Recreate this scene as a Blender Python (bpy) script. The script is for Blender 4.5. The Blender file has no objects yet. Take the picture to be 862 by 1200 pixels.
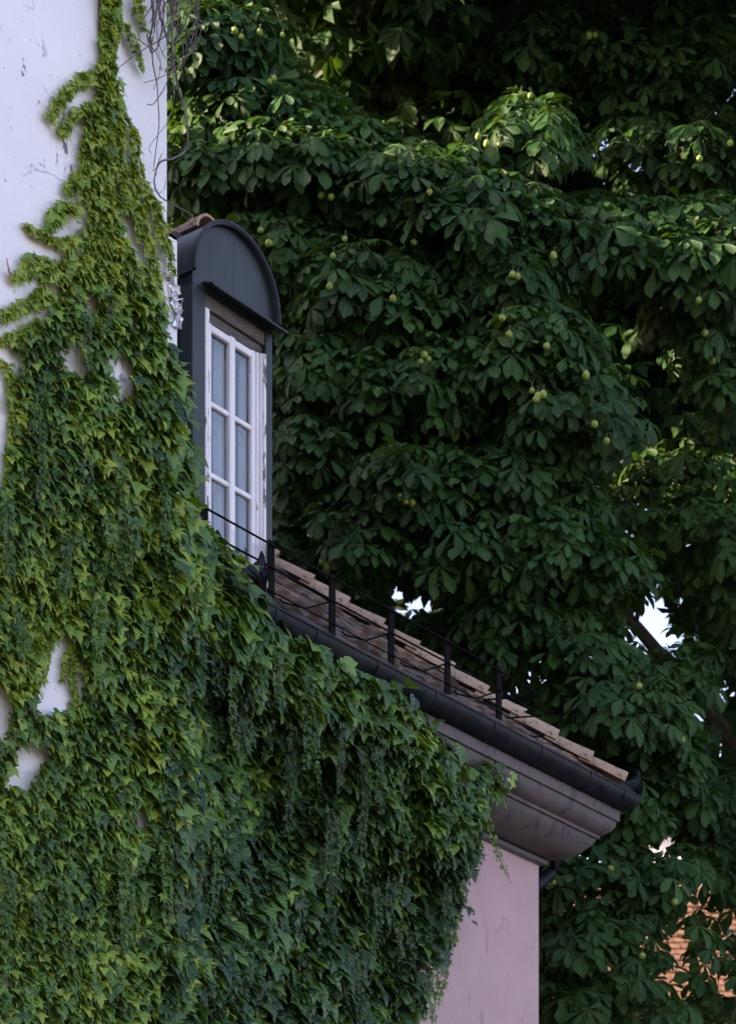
import bpy, math, random
import numpy as np
from mathutils import Vector, Matrix, noise
random.seed(7); rs = np.random.RandomState(11)
scene = bpy.context.scene
col = scene.collection
R = math.radians
# ------------------------------------------------------------------ camera
FPX, HOR, CX = 3000.0, 1951.0, 431.0        # focal length and horizon in photo pixels (862 wide)
CAMZ = 1.6
cd = bpy.data.cameras.new('camera'); cam = bpy.data.objects.new('camera', cd); col.objects.link(cam)
cam.location = (0, 0, CAMZ); cam.rotation_euler = (R(90), 0, 0)
cd.sensor_fit = 'VERTICAL'; cd.sensor_height = 36.0; cd.lens = FPX / 1200.0 * 36.0
cd.shift_y = (HOR - 600.0) / 1200.0
cd.clip_end = 3000
cd.dof.use_dof = True; cd.dof.focus_distance = 18.2; cd.dof.aperture_fstop = 3.2
scene.camera = cam
# ------------------------------------------------------------------ sky, sun, exposure
SUN_EL = 20.0
SX, SY = -0.95, -0.12
w = bpy.data.worlds.new('World'); scene.world = w; w.use_nodes = True
nt = w.node_tree; bg = nt.nodes['Background']; sky = nt.nodes.new('ShaderNodeTexSky')
sky.sky_type = 'NISHITA'; sky.sun_disc = False; sky.sun_elevation = R(SUN_EL)
sky.sun_rotation = math.atan2(SX, SY); sky.air_density = 1.0; sky.dust_density = 2.0; sky.ozone_density = 1.0
tint = nt.nodes.new('ShaderNodeMix'); tint.data_type = 'RGBA'; tint.blend_type = 'MULTIPLY'; tint.inputs['Factor'].default_value = 1
tint.inputs['B'].default_value = (1.20, .955, .985, 1); nt.links.new(sky.outputs[0], tint.inputs['A']); nt.links.new(tint.outputs['Result'], bg.inputs[0]); bg.inputs[1].default_value = 0.12
sd = bpy.data.lights.new('sun', 'SUN'); sun = bpy.data.objects.new('sun', sd); col.objects.link(sun)
sd.energy = 4.2; sd.angle = R(0.6); sd.color = (1.0, 0.80, 0.55)
ts = Vector((SX, SY, math.tan(R(SUN_EL)) * math.hypot(SX, SY))).normalized()
sun.rotation_euler = ts.to_track_quat('Z', 'Y').to_euler()
scene.view_settings.view_transform = 'Standard'; scene.view_settings.look = 'None'
scene.view_settings.gamma = 1.0; scene.view_settings.exposure = 2.4
scene.cycles.max_bounces = 6; scene.cycles.transparent_max_bounces = 8
# ------------------------------------------------------------------ frames
A = math.atan2(FPX, 2269.0)
dx, dy = math.cos(A), math.sin(A); nx, ny = math.sin(A), -math.cos(A)
E0 = Vector((-0.678, 18.0, 9.05)); ZE = 9.05
def F(t, s, z): return Vector((E0.x + t*dx + s*nx, E0.y + t*dy + s*ny, z))
def ray(px, py): return (px - CX)/FPX, (HOR - py)/FPX
def on_plane(px, py, s):
    """pixel -> (t, z) on the vertical plane at offset s of the facade"""
    a, b = ray(px, py)
    # -.678+t dx+s nx = a (18+t dy+s ny)
    t = (a*(E0.y + s*ny) - E0.x - s*nx) / (dx - a*dy)
    D = E0.y + t*dy + s*ny
    return t, CAMZ + b*D
def at(px, py, D):
    a, b = ray(px, py); return Vector((a*D, D, CAMZ + b*D))
TT = math.tan(R(39)); TC = 5.0; OV = 0.63       # roof slope, corner, overhang
# ------------------------------------------------------------------ materials
def mat(name, base=(.5,.5,.5), rough=.6, metal=0.0, var=None, scale=6.0, bump=0.0, bscale=30.0, spec=None, stretch=None, detail=6):
    m = bpy.data.materials.new(name); m.use_nodes = True; t = m.node_tree; b = t.nodes['Principled BSDF']
    b.inputs['Base Color'].default_value = (*base, 1); b.inputs['Roughness'].default_value = rough
    b.inputs['Metallic'].default_value = metal
    if spec is not None: b.inputs['Specular IOR Level'].default_value = spec
    co = t.nodes.new('ShaderNodeTexCoord'); mp = t.nodes.new('ShaderNodeMapping'); t.links.new(co.outputs['Object'], mp.inputs[0])
    if stretch: mp.inputs['Scale'].default_value = stretch
    if var:
        n = t.nodes.new('ShaderNodeTexNoise'); n.inputs['Scale'].default_value = scale; n.inputs['Detail'].default_value = detail
        t.links.new(mp.outputs[0], n.inputs[0])
        r = t.nodes.new('ShaderNodeValToRGB'); r.color_ramp.elements[0].position = .35; r.color_ramp.elements[1].position = .65
        r.color_ramp.elements[0].color = (*base, 1); r.color_ramp.elements[1].color = (*var, 1)
        t.links.new(n.outputs[0], r.inputs[0]); t.links.new(r.outputs[0], b.inputs['Base Color'])
    if bump:
        n = t.nodes.new('ShaderNodeTexNoise'); n.inputs['Scale'].default_value = bscale; n.inputs['Detail'].default_value = 8
        t.links.new(mp.outputs[0], n.inputs[0]); bp = t.nodes.new('ShaderNodeBump'); bp.inputs['Strength'].default_value = bump; bp.inputs['Distance'].default_value = .02
        t.links.new(n.outputs[0], bp.inputs['Height']); t.links.new(bp.outputs[0], b.inputs['Normal'])
    return m
def add_marks(m, colr, scale, lo, hi, stretch=(1,1,1), seedloc=(0,0,0), big=None):
    """blotches where fine noise passes a threshold (flaked paint, stains)"""
    t = m.node_tree; b = t.nodes['Principled BSDF']
    co = t.nodes.new('ShaderNodeTexCoord'); mp = t.nodes.new('ShaderNodeMapping'); mp.inputs['Scale'].default_value = stretch; mp.inputs['Location'].default_value = seedloc
    t.links.new(co.outputs['Object'], mp.inputs[0])
    n = t.nodes.new('ShaderNodeTexNoise'); n.inputs['Scale'].default_value = scale; n.inputs['Detail'].default_value = 9; n.inputs['Roughness'].default_value = .65
    t.links.new(mp.outputs[0], n.inputs[0])
    r = t.nodes.new('ShaderNodeMapRange'); r.inputs[1].default_value = lo; r.inputs[2].default_value = hi
    t.links.new(n.outputs[0], r.inputs[0]); fac = r.outputs[0]
    if big:
        n2 = t.nodes.new('ShaderNodeTexNoise'); n2.inputs['Scale'].default_value = big; t.links.new(mp.outputs[0], n2.inputs[0])
        r2 = t.nodes.new('ShaderNodeMapRange'); r2.inputs[1].default_value = .5; r2.inputs[2].default_value = .58; t.links.new(n2.outputs[0], r2.inputs[0])
        mu = t.nodes.new('ShaderNodeMath'); mu.operation = 'MULTIPLY'; t.links.new(fac, mu.inputs[0]); t.links.new(r2.outputs[0], mu.inputs[1]); fac = mu.outputs[0]
    mx = t.nodes.new('ShaderNodeMix'); mx.data_type = 'RGBA'
    src = b.inputs['Base Color'].links[0].from_socket if b.inputs['Base Color'].links else None
    if src: t.links.new(src, mx.inputs['A'])
    else: mx.inputs['A'].default_value = b.inputs['Base Color'].default_value
    mx.inputs['B'].default_value = (*colr, 1); t.links.new(fac, mx.inputs['Factor']); t.links.new(mx.outputs['Result'], b.inputs['Base Color'])
    return m
def add_cracks(m, colr, scale, width, cover):
    t = m.node_tree; b = t.nodes['Principled BSDF']
    co = t.nodes.new('ShaderNodeTexCoord'); n = t.nodes.new('ShaderNodeTexNoise'); n.inputs['Scale'].default_value = 3.5; n.inputs['Detail'].default_value = 6; t.links.new(co.outputs['Object'], n.inputs[0])
    va = t.nodes.new('ShaderNodeVectorMath'); va.operation = 'MULTIPLY_ADD'; t.links.new(n.outputs['Color'], va.inputs[0]); va.inputs[1].default_value = (.45,.45,.45); t.links.new(co.outputs['Object'], va.inputs[2])
    v = t.nodes.new('ShaderNodeTexVoronoi'); v.feature = 'DISTANCE_TO_EDGE'; v.inputs['Scale'].default_value = scale; t.links.new(va.outputs[0], v.inputs['Vector'])
    r = t.nodes.new('ShaderNodeMapRange'); r.inputs[1].default_value = width; r.inputs[2].default_value = 0; t.links.new(v.outputs['Distance'], r.inputs[0])
    n2 = t.nodes.new('ShaderNodeTexNoise'); n2.inputs['Scale'].default_value = 1.7; t.links.new(co.outputs['Object'], n2.inputs[0])
    r2 = t.nodes.new('ShaderNodeMapRange'); r2.inputs[1].default_value = cover; r2.inputs[2].default_value = cover+.08; t.links.new(n2.outputs[0], r2.inputs[0])
    mu = t.nodes.new('ShaderNodeMath'); mu.operation = 'MULTIPLY'; t.links.new(r.outputs[0], mu.inputs[0]); t.links.new(r2.outputs[0], mu.inputs[1])
    mx = t.nodes.new('ShaderNodeMix'); mx.data_type = 'RGBA'; t.links.new(b.inputs['Base Color'].links[0].from_socket, mx.inputs['A']); mx.inputs['B'].default_value = (*colr,1)
    t.links.new(mu.outputs[0], mx.inputs['Factor']); t.links.new(mx.outputs['Result'], b.inputs['Base Color']); return m
def leaf_mat(name, stops, rough=.42, trans=.2, veins=9.0, vk=1.6, vein_col=None, spec=.42):
    m = bpy.data.materials.new(name); m.use_nodes = True; t = m.node_tree; b = t.nodes['Principled BSDF']; out = t.nodes['Material Output']
    at_ = t.nodes.new('ShaderNodeAttribute'); at_.attribute_name = 'leaf_tone'
    r = t.nodes.new('ShaderNodeValToRGB'); els = r.color_ramp.elements
    els[0].position = stops[0][0]; els[0].color = (*stops[0][1], 1); els[1].position = stops[-1][0]; els[1].color = (*stops[-1][1], 1)
    for p, c in stops[1:-1]: e = els.new(p); e.color = (*c, 1)
    t.links.new(at_.outputs['Fac'], r.inputs[0])
    uv = t.nodes.new('ShaderNodeUVMap'); sp = t.nodes.new('ShaderNodeSeparateXYZ'); t.links.new(uv.outputs[0], sp.inputs[0])
    ab = t.nodes.new('ShaderNodeMath'); ab.operation = 'ABSOLUTE'; t.links.new(sp.outputs[0], ab.inputs[0])
    m1 = t.nodes.new('ShaderNodeMath'); m1.operation = 'MULTIPLY_ADD'; t.links.new(ab.outputs[0], m1.inputs[0]); m1.inputs[1].default_value = -vk
    t.links.new(sp.outputs[1], m1.inputs[2])
    m2 = t.nodes.new('ShaderNodeMath'); m2.operation = 'MULTIPLY'; t.links.new(m1.outputs[0], m2.inputs[0]); m2.inputs[1].default_value = veins*6.283
    m3 = t.nodes.new('ShaderNodeMath'); m3.operation = 'SINE'; t.links.new(m2.outputs[0], m3.inputs[0])
    bp = t.nodes.new('ShaderNodeBump'); bp.inputs['Strength'].default_value = .55; bp.inputs['Distance'].default_value = .004
    t.links.new(m3.outputs[0], bp.inputs['Height']); t.links.new(bp.outputs[0], b.inputs['Normal'])
    # pale midrib
    mr = t.nodes.new('ShaderNodeMapRange'); mr.inputs[1].default_value = .07; mr.inputs[2].default_value = .0; t.links.new(ab.outputs[0], mr.inputs[0])
    mf = t.nodes.new('ShaderNodeMath'); mf.operation = 'MULTIPLY'; t.links.new(mr.outputs[0], mf.inputs[0]); mf.inputs[1].default_value = .45
    mx = t.nodes.new('ShaderNodeMix'); mx.data_type = 'RGBA'; t.links.new(r.outputs[0], mx.inputs['A']); mx.inputs['B'].default_value = (*(vein_col or (.12,.18,.06)), 1)
    t.links.new(mf.outputs[0], mx.inputs['Factor'])
    tc = t.nodes.new('ShaderNodeTexCoord'); nb = t.nodes.new('ShaderNodeTexNoise'); nb.inputs['Scale'].default_value = 13; nb.inputs['Detail'].default_value = 4; t.links.new(tc.outputs['Object'], nb.inputs[0])
    rb_ = t.nodes.new('ShaderNodeMapRange'); rb_.inputs[1].default_value = .66; rb_.inputs[2].default_value = .72; rb_.inputs[4].default_value = .75; t.links.new(nb.outputs[0], rb_.inputs[0])
    mb_ = t.nodes.new('ShaderNodeMix'); mb_.data_type = 'RGBA'; t.links.new(mx.outputs['Result'], mb_.inputs['A']); mb_.inputs['B'].default_value = (.10,.075,.022,1); t.links.new(rb_.outputs[0], mb_.inputs['Factor']); mx = mb_
    t.links.new(mx.outputs['Result'], b.inputs['Base Color']); b.inputs['Roughness'].default_value = rough
    b.inputs['Specular IOR Level'].default_value = spec
    tr = t.nodes.new('ShaderNodeBsdfTranslucent'); hs = t.nodes.new('ShaderNodeMix'); hs.data_type = 'RGBA'; hs.blend_type = 'MULTIPLY'; hs.inputs['Factor'].default_value = 1
    t.links.new(mx.outputs['Result'], hs.inputs['A']); hs.inputs['B'].default_value = (2.4, 1.9, .5, 1)
    t.links.new(hs.outputs['Result'], tr.inputs[0])
    ms = t.nodes.new('ShaderNodeMixShader'); ms.inputs[0].default_value = trans
    t.links.new(b.outputs[0], ms.inputs[1]); t.links.new(tr.outputs[0], ms.inputs[2]); t.links.new(ms.outputs[0], out.inputs[0])
    return m
M = {}
M['white'] = add_marks(add_marks(mat('white_stucco', (.76,.76,.79), .85, var=(.70,.70,.74), scale=1.3, bump=.25, bscale=18), (.16,.16,.2), 8.5, .60, .63, (1,1,.7), (3,1,7), 1.1), (.40,.40,.44), 26, .645, .675)
M['pink'] = add_marks(mat('pink_stucco', (.49,.345,.355), .85, var=(.44,.305,.32), scale=1.6, bump=.3, bscale=22), (.24,.18,.19), 7, .60, .74, (1,1,.3))
add_cracks(M['pink'], (.36,.26,.27), 1.1, .012, .47); add_cracks(M['white'], (.38,.38,.42), .9, .008, .52)
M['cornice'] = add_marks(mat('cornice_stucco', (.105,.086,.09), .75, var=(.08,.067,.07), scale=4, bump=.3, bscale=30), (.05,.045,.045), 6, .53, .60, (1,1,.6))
M['lead'] = mat('lead_bead', (.11,.11,.125), .5, spec=.4)
M['zinc'] = add_marks(mat('painted_zinc', (.013,.018,.020), .42, .0, var=(.028,.036,.038), scale=3, stretch=(1,1,.35), bump=.16, bscale=5, spec=.22), (.2,.22,.24), 30, .72, .76, (1,1,.4))
M['gutter'] = mat('gutter_metal', (.005,.007,.011), .5, .0, var=(.015,.018,.024), scale=7, bump=.08, bscale=14, spec=.10)
M['cheek'] = mat('cheek_metal', (.011,.010,.016), .55, 0, spec=.2, var=(.023,.021,.028), scale=3, bump=.1, stretch=(8,8,.6))
M['iron'] = mat('black_iron', (.006,.006,.007), .85, 0, spec=.05, bump=.15, bscale=80)
M['whitewood'] = add_marks(mat('white_painted_wood', (.74,.73,.77), .5, var=(.66,.65,.68), scale=5, bump=.15, bscale=30, stretch=(4,4,.5)), (.2,.17,.15), 22, .64, .68, (1,1,.3))
M['peeling'] = add_marks(mat('peeling_wood', (.70,.69,.71), .6, bump=.4, bscale=40), (.11,.09,.08), 16, .54, .58, (1.2,1.2,.35))
M['lintel'] = mat('weathered_lintel', (.05,.04,.035), .7, var=(.095,.078,.07), scale=9, bump=.3, stretch=(1,1,6))
M['curtain'] = mat('curtain', (.80,.81,.84), .9, var=(.72,.73,.77), scale=20); M['blind'] = mat('blind', (.10,.125,.155), .8)
M['dark'] = mat('dark_room', (.02,.02,.025), .9)
M['foil'] = mat('crumpled_foil', (.75,.76,.80), .25, 1.0, bump=.6, bscale=60)
M['bark'] = mat('bark', (.05,.042,.035), .9, var=(.09,.075,.06), scale=12, bump=.8, bscale=25, stretch=(1,1,.3))
M['twig'] = mat('twig', (.10,.105,.05), .8, var=(.06,.05,.035), scale=8)
M['drytwig'] = mat('dry_twig', (.14,.12,.115), .85, var=(.07,.06,.06), scale=14)
M['stem'] = mat('ivy_stem', (.075,.055,.04), .85, var=(.12,.085,.06), scale=14, bump=.4)
M['tip'] = mat('dry_shoot', (.30,.16,.12), .8)
M['fruit'] = mat('fruit', (.17,.27,.04), .6, var=(.25,.33,.055), scale=30)
M['ground'] = mat('ground', (.07,.065,.055), .95, var=(.10,.095,.08), scale=.8, bump=.4, bscale=5)
M['pave'] = mat('paving', (.16,.155,.15), .9, var=(.2,.19,.18), scale=2, bump=.3)
M['farwall'] = mat('far_wall', (.16,.15,.16), .9, var=(.13,.12,.13), scale=2)
M['fartile'] = mat('far_tiles', (.17,.085,.042), .85, var=(.11,.052,.03), scale=5)
M['mortar'] = mat('mortar', (.27,.23,.2), .95, bump=.5)
g = bpy.data.materials.new('window_glass'); g.use_nodes = True; gb = g.node_tree.nodes['Principled BSDF']
gb.inputs['Base Color'].default_value = (.85,.9,.92,1); gb.inputs['Roughness'].default_value = .03; gb.inputs['Transmission Weight'].default_value = 1; gb.inputs['IOR'].default_value = 1.45
M['glass'] = g
def tile_mat(name, stops):
    m = mat(name, (.2,.12,.08), .9, bump=.5, bscale=35); t = m.node_tree; b = t.nodes['Principled BSDF']
    oi = t.nodes.new('ShaderNodeObjectInfo'); r = t.nodes.new('ShaderNodeValToRGB')
    els = r.color_ramp.elements; els[0].position = 0; els[0].color = (*stops[0], 1); els[1].position = 1; els[1].color = (*stops[-1], 1)
    for i, c in enumerate(stops[1:-1]): e = els.new((i+1)/(len(stops)-1)); e.color = (*c, 1)
    t.links.new(oi.outputs['Random'], r.inputs[0]); t.links.new(r.outputs[0], b.inputs['Base Color'])
    return m
M['rooftile'] = add_marks(tile_mat('weathered_roof_tile', [(.10,.068,.052),(.04,.035,.034),(.15,.098,.068),(.06,.05,.046),(.24,.15,.095),(.035,.033,.036)]), (.04,.042,.035), 14, .5, .6)
M['hiptile'] = add_marks(add_marks(tile_mat('hip_tile', [(.31,.215,.145),(.37,.26,.18),(.27,.18,.125),(.38,.285,.205)]), (.10,.085,.07), 12, .53, .62), (.55,.5,.45), 30, .68, .72)
M['chestnut'] = leaf_mat('chestnut_leaf', [(0,(.012,.040,.011)),(.35,(.025,.078,.018)),(.7,(.045,.12,.025)),(.93,(.08,.165,.03)),(1,(.17,.21,.04))], rough=.45, trans=.2, spec=.27)
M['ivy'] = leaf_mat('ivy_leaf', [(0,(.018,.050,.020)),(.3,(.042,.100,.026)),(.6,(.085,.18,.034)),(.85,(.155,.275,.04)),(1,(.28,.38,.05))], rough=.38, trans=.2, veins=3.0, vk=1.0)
# ------------------------------------------------------------------ helpers
class MB:
    def __init__(self): self.v = []; self.f = []
    def add(self, vs, fs):
        b = len(self.v); self.v += [tuple(p) for p in vs]; self.f += [tuple(i+b for i in q) for q in fs]; return self
    def hexa(self, p):      # 8 points, bottom 4 then top 4
        return self.add(p, [(3,2,1,0),(4,5,6,7),(0,1,5,4),(1,2,6,5),(2,3,7,6),(3,0,4,7)])
    def fbox(self, t0, t1, s0, s1, z0, z1, bv=0.0):
        if bv <= 0:
            return self.hexa([F(t0,s0,z0),F(t1,s0,z0),F(t1,s1,z0),F(t0,s1,z0),F(t0,s0,z1),F(t1,s0,z1),F(t1,s1,z1),F(t0,s1,z1)])
        # chamfered along vertical+horizontal front edges (octagonal section along the longest axis)
        dims = [t1-t0, s1-s0, z1-z0]; ax = dims.index(max(dims)); lo = [t0,s0,z0]; hi = [t1,s1,z1]
        o = [i for i in range(3) if i != ax]; a0,a1,b0,b1 = lo[o[0]],hi[o[0]],lo[o[1]],hi[o[1]]; c = min(bv, (a1-a0)/2.2, (b1-b0)/2.2)
        pr = [(a0+c,b0),(a1-c,b0),(a1,b0+c),(a1,b1-c),(a1-c,b1),(a0+c,b1),(a0,b1-c),(a0,b0+c)]
        vs = []
        for e in (lo[ax], hi[ax]):
            for a_, b_ in pr:
                q = [0,0,0]; q[ax] = e; q[o[0]] = a_; q[o[1]] = b_; vs.append(F(*q))
        fs = [(i, (i+1)%8, 8+(i+1)%8, 8+i) for i in range(8)] + [tuple(range(7,-1,-1)), tuple(range(8,16))]
        return self.add(vs, fs)
    def tube(self, pts, r, n=6, cap=True):
        pts = [Vector(p) for p in pts]; k = len(pts); rr = r if isinstance(r, (list, tuple)) else [r]*k
        vs = []; up = Vector((0.13,0.31,1)).normalized()
        for i, p in enumerate(pts):
            d = (pts[min(i+1,k-1)] - pts[max(i-1,0)]); d = d.normalized() if d.length > 1e-9 else Vector((0,0,1))
            a = d.cross(up); a = a.normalized() if a.length > 1e-3 else Vector((1,0,0)); b = d.cross(a)
            up2 = up
            for j in range(n):
                th = 2*math.pi*j/n; vs.append(p + (a*math.cos(th) + b*math.sin(th))*rr[i])
        fs = [(i*n+j, i*n+(j+1)%n, (i+1)*n+(j+1)%n, (i+1)*n+j) for i in range(k-1) for j in range(n)]
        if cap: fs += [tuple(range(n-1,-1,-1)), tuple((k-1)*n+j for j in range(n))]
        return self.add(vs, fs)
    def sweep(self, rows, closed=False):   # rows of equally many points
        n = len(rows[0]); vs = [p for r in rows for p in r]
        fs = [(i*n+j, i*n+(j+1)%n, (i+1)*n+(j+1)%n, (i+1)*n+j) for i in range(len(rows)-1) for j in range(n if closed else n-1)]
        return self.add(vs, fs)
    def mesh(self, name, origin=(0,0,0), smooth=False):
        me = bpy.data.meshes.new(name); o = Vector(origin)
        me.from_pydata([Vector(p)-o for p in self.v], [], self.f); me.validate(); me.update()
        import bmesh
        bm = bmesh.new(); bm.from_mesh(me); bmesh.ops.recalc_face_normals(bm, faces=bm.faces); bm.to_mesh(me); bm.free()
        if smooth:
            me.shade_smooth()
            try: me.set_sharp_from_angle(angle=R(38))
            except Exception: pass
        return me
    def build(self, name, m, parent=None, smooth=False):
        o = Vector(parent['_w']) if parent is not None else Vector((0,0,0))
        me = self.mesh(name, o, smooth); me.materials.append(M[m]); ob = bpy.data.objects.new(name, me); col.objects.link(ob)
        if parent is not None: ob.parent = parent
        ob['_w'] = tuple(o)
        return ob
def tag(o, label=None, cat=None, group=None, kind=None):
    if label: o['label'] = label
    if cat: o['category'] = cat
    if group: o['group'] = group
    if kind: o['kind'] = kind
    return o
def thing(name, loc, label, cat, group=None):
    o = bpy.data.objects.new(name, None); col.objects.link(o); o.location = loc; o['_w'] = tuple(loc); o.empty_display_size = .2
    return tag(o, label, cat, group)
def inst(name, me, parent, mtx):
    o = bpy.data.objects.new(name, me); col.objects.link(o); o.parent = parent
    o.matrix_local = Matrix.Translation(-Vector(parent['_w'])) @ mtx
    return o
def basis(x, y, z, p, sc=1.0):
    m = Matrix.Identity(4)
    for i, c in enumerate((x, y, z)):
        for k in range(3): m[k][i] = c[k]*sc
    m[0][3], m[1][3], m[2][3] = p[0], p[1], p[2]
    return m
DV = Vector((dx,dy,0)); NV = Vector((nx,ny,0)); ZV = Vector((0,0,1))
# ------------------------------------------------------------------ ground
gm = MB(); gm.add([(-900,-300,0),(900,-300,0),(900,1500,0),(-900,1500,0)], [(0,1,2,3)]); tag(gm.build('ground','ground'), kind='structure')
pv = MB(); pv.add([F(-14,0.16,.004),F(12,.16,.004),F(12,3,.004),F(-14,3,.004)], [(0,1,2,3)]); tag(pv.build('pavement','pave'), kind='structure')
# ------------------------------------------------------------------ white building
SW = 0.15
TW, _ = on_plane(198, 200, SW)
TCR, _ = on_plane(139, 200, SW)
HB = 17.8
wb = thing('white_building', F(TW-4,-4,0), 'tall building with flaking white stucco wall at the left, overgrown with ivy', 'building')
b = MB(); b.fbox(TW-11, TCR, -17, SW, 0, HB); b.build('wall','white',wb)
b = MB(); b.fbox(TCR, TW, -17, SW-.018, 0, HB); b.fbox(TCR+.004, TCR+.03, SW-.018, SW-.004, 0, HB-.1); b.build('corner_strip','white',wb)
t0,_ = on_plane(196,400,SW-.03); t1,_ = on_plane(208.5,400,SW-.03)
_,zb = on_plane(202,404,SW-.03); _,zt = on_plane(202,279,SW-.03)
b = MB(); b.fbox(TW+.001, t1, -.05, SW-.03, zb, zt, .008); b.build('stucco_block','white',wb)
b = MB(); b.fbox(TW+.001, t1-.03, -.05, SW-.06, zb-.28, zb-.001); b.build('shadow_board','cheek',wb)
rb = MB(); rb.fbox(TW-11.3, TW+.3, -17.3, SW+.3, HB+.001, HB+.3); rb.build('roof_slab','cheek',wb)
# ------------------------------------------------------------------ low pink building
pb = thing('pink_building', F(2,-4,0), 'low building with pink stucco wall and moulded cornice under a hipped tiled roof', 'building')
b = MB(); b.fbox(TW+.002, TC-OV, -7.0, -OV, 0, 8.62); b.build('wall','pink',pb)
# cornice profile: (out, z) mitred round the corner
prof = [(0,8.43),(.02,8.428),(.052,8.436),(.062,8.455),(.052,8.472),(.03,8.48)]   # lower bead
def corner_sweep(prof, tstart, smooth=True):
    mb = MB(); rows = []
    rows.append([F(tstart, -OV+o, z) for o, z in prof])
    rows.append([F(TC-OV+o, -OV+o, z) for o, z in prof])
    rows.append([F(TC-OV+o, -7.0, z) for o, z in prof])
    mb.sweep(rows); return mb
corner_sweep(prof, TW+.01).build('cornice_bead','lead',pb,True)
cv = [(.02,8.48),(.06,8.482),(.13,8.49),(.20,8.515),(.265,8.555),(.315,8.605),(.35,8.655),(.352,8.675),(.375,8.676),(.378,8.70),(.41,8.715),(.45,8.75),(.475,8.79),(.48,8.83),(.50,8.832),(.502,8.93),(.2,8.95)]
corner_sweep(cv, TW+.01).build('cornice','cornice',pb,True)
# soffit + roof deck
zk = lambda bck: ZE - .075 + TT*bck
b = MB()
ED = .10
ridge_b = 3.75
P = [F(TW,-ED,zk(ED)-.03),F(TC-ED,-ED,zk(ED)-.03),F(TC-ridge_b,-ridge_b,zk(ridge_b)-.03),F(TW,-ridge_b,zk(ridge_b)-.03),F(TC-ED,-2*ridge_b+ED,zk(ED)-.03),F(TW,-2*ridge_b+ED,zk(ED)-.03)]
Q = [p-Vector((0,0,.06)) for p in P]
b.add(P+Q, [(0,1,2,3),(1,4,2),(4,5,3,2),(6,7,8,9),(7,10,8),(10,11,9,8),(0,1,7,6),(1,4,10,7)])
b.build('roof_deck','cheek',pb)
# barrel tile prototype: along +Y up-slope, arch up +Z
def barrel(w0, w1, L, th, seg=8, arc=math.pi, hf=.8):
    mb = MB(); rows = []
    for y, w_ in ((0,w0),(L*.5,(w0+w1)/2),(L,w1)):
        outer = [( -math.cos(arc*i/seg)*w_/2, y, math.sin(arc*i/seg)*w_/2*hf) for i in range(seg+1)]
        inner = [( -math.cos(arc*i/seg)*(w_/2-th), y, math.sin(arc*i/seg)*(w_/2-th)*hf) for i in range(seg,-1,-1)]
        rows.append(outer+inner)
    mb.sweep(rows, True); n = len(rows[0]); h = n//2
    for base in (0, 2*n):
        mb.f += [(base+i, base+i+1, base+n-2-i, base+n-1-i) for i in range(h-1)]
    return mb
tilemeshes = []
for k in range(4):
    mb = barrel(.185+.012*k, .155+.006*k, .42, .016, 7, hf=.42+.03*k); n_ = 16; mb.v += [(0, .012, .0)]; mb.f += [(i+1, i, len(mb.v)-1) for i in range(8, 15)]
    mb.v = [(x*(1+.04*noise.noise(Vector((x*9,y*9,k)))), y, z+.006*noise.noise(Vector((x*20,y*20,k+5)))) for x,y,z in mb.v]
    me = mb.mesh('roof_tile', smooth=True); me.materials.append(M['rooftile']); tilemeshes.append(me)
up_s = (NV*-1 + ZV*TT).normalized(); nrm = DV.cross(up_s).normalized()
if nrm.z < 0: nrm = -nrm
COLW = .20; EXP = .37
tcol = TW+.1; ncols = 0
over = MB()
cols_t = []
while tcol < TC-.12:
    cols_t.append(tcol); tcol += COLW
cnt = 0
for tc_ in cols_t:
    L = (TC - tc_ - .03) / math.cos(R(39)) if tc_ > TC-ridge_b else ridge_b/math.cos(R(39))
    k = 0
    while k*EXP < L-.2 and k < 14:
        # the dormer stands on the slope between t=-.58 and .35
        bb = (k*EXP)*math.cos(R(39)) + .06
        if -.68 < tc_ < .38 or (tc_ < -.6 and k > 2): 
            k += 1; continue
        jt = random.uniform(-.012,.012); yaw = random.uniform(-.035,.035); pit = R(4)+random.uniform(-.02,.03)
        p = F(tc_+jt, -bb-random.uniform(-.02,.02), zk(bb)+.015+random.uniform(-.006,.01))
        xv = (DV + up_s*yaw).normalized(); yv = (up_s - nrm*pit); yv = (yv - xv*yv.dot(xv)).normalized(); zv = xv.cross(yv)
        inst('roof_tile', tilemeshes[random.randrange(4)], pb, basis(xv,yv,zv,p+zv*.008)); cnt += 1
        k += 1
# pan tiles (channels between) as one joined part
b = MB()
for tc_ in cols_t:
    L = (TC - tc_ - .03) / math.cos(R(39)) if tc_ > TC-ridge_b else ridge_b/math.cos(R(39))
    k = 0
    while k*EXP < L-.15 and k < 14:
        if not (-.62 < tc_+COLW/2 < .38):
            rows = []
            for yy, lift in ((0,.014),(.36,-.004)):
                bb = (k*EXP+yy)*math.cos(R(39))+.04
                rows.append([F(tc_+COLW/2+ COLW*.42*math.sin(a_), -bb, zk(bb)+lift-.012*math.cos(a_)+.004) for a_ in (-1.5,-.75,0,.75,1.5)])
            b.sweep(rows)
        k += 1
o = b.build('pan_tile','rooftile',pb,True); o['kind'] = 'stuff'
# mortar bedding strip along eave
b = MB()
for i in range(40):
    ta = -.0+.35+i*.115
    if ta > TC-.25: break
    b.fbox(ta, ta+.1, -.13-.02*random.random(), -.085+.01*random.random(), zk(.09)-.02, zk(.09)+.012+.02*random.random(), .01)
b.build('mortar','mortar',pb)
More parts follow.
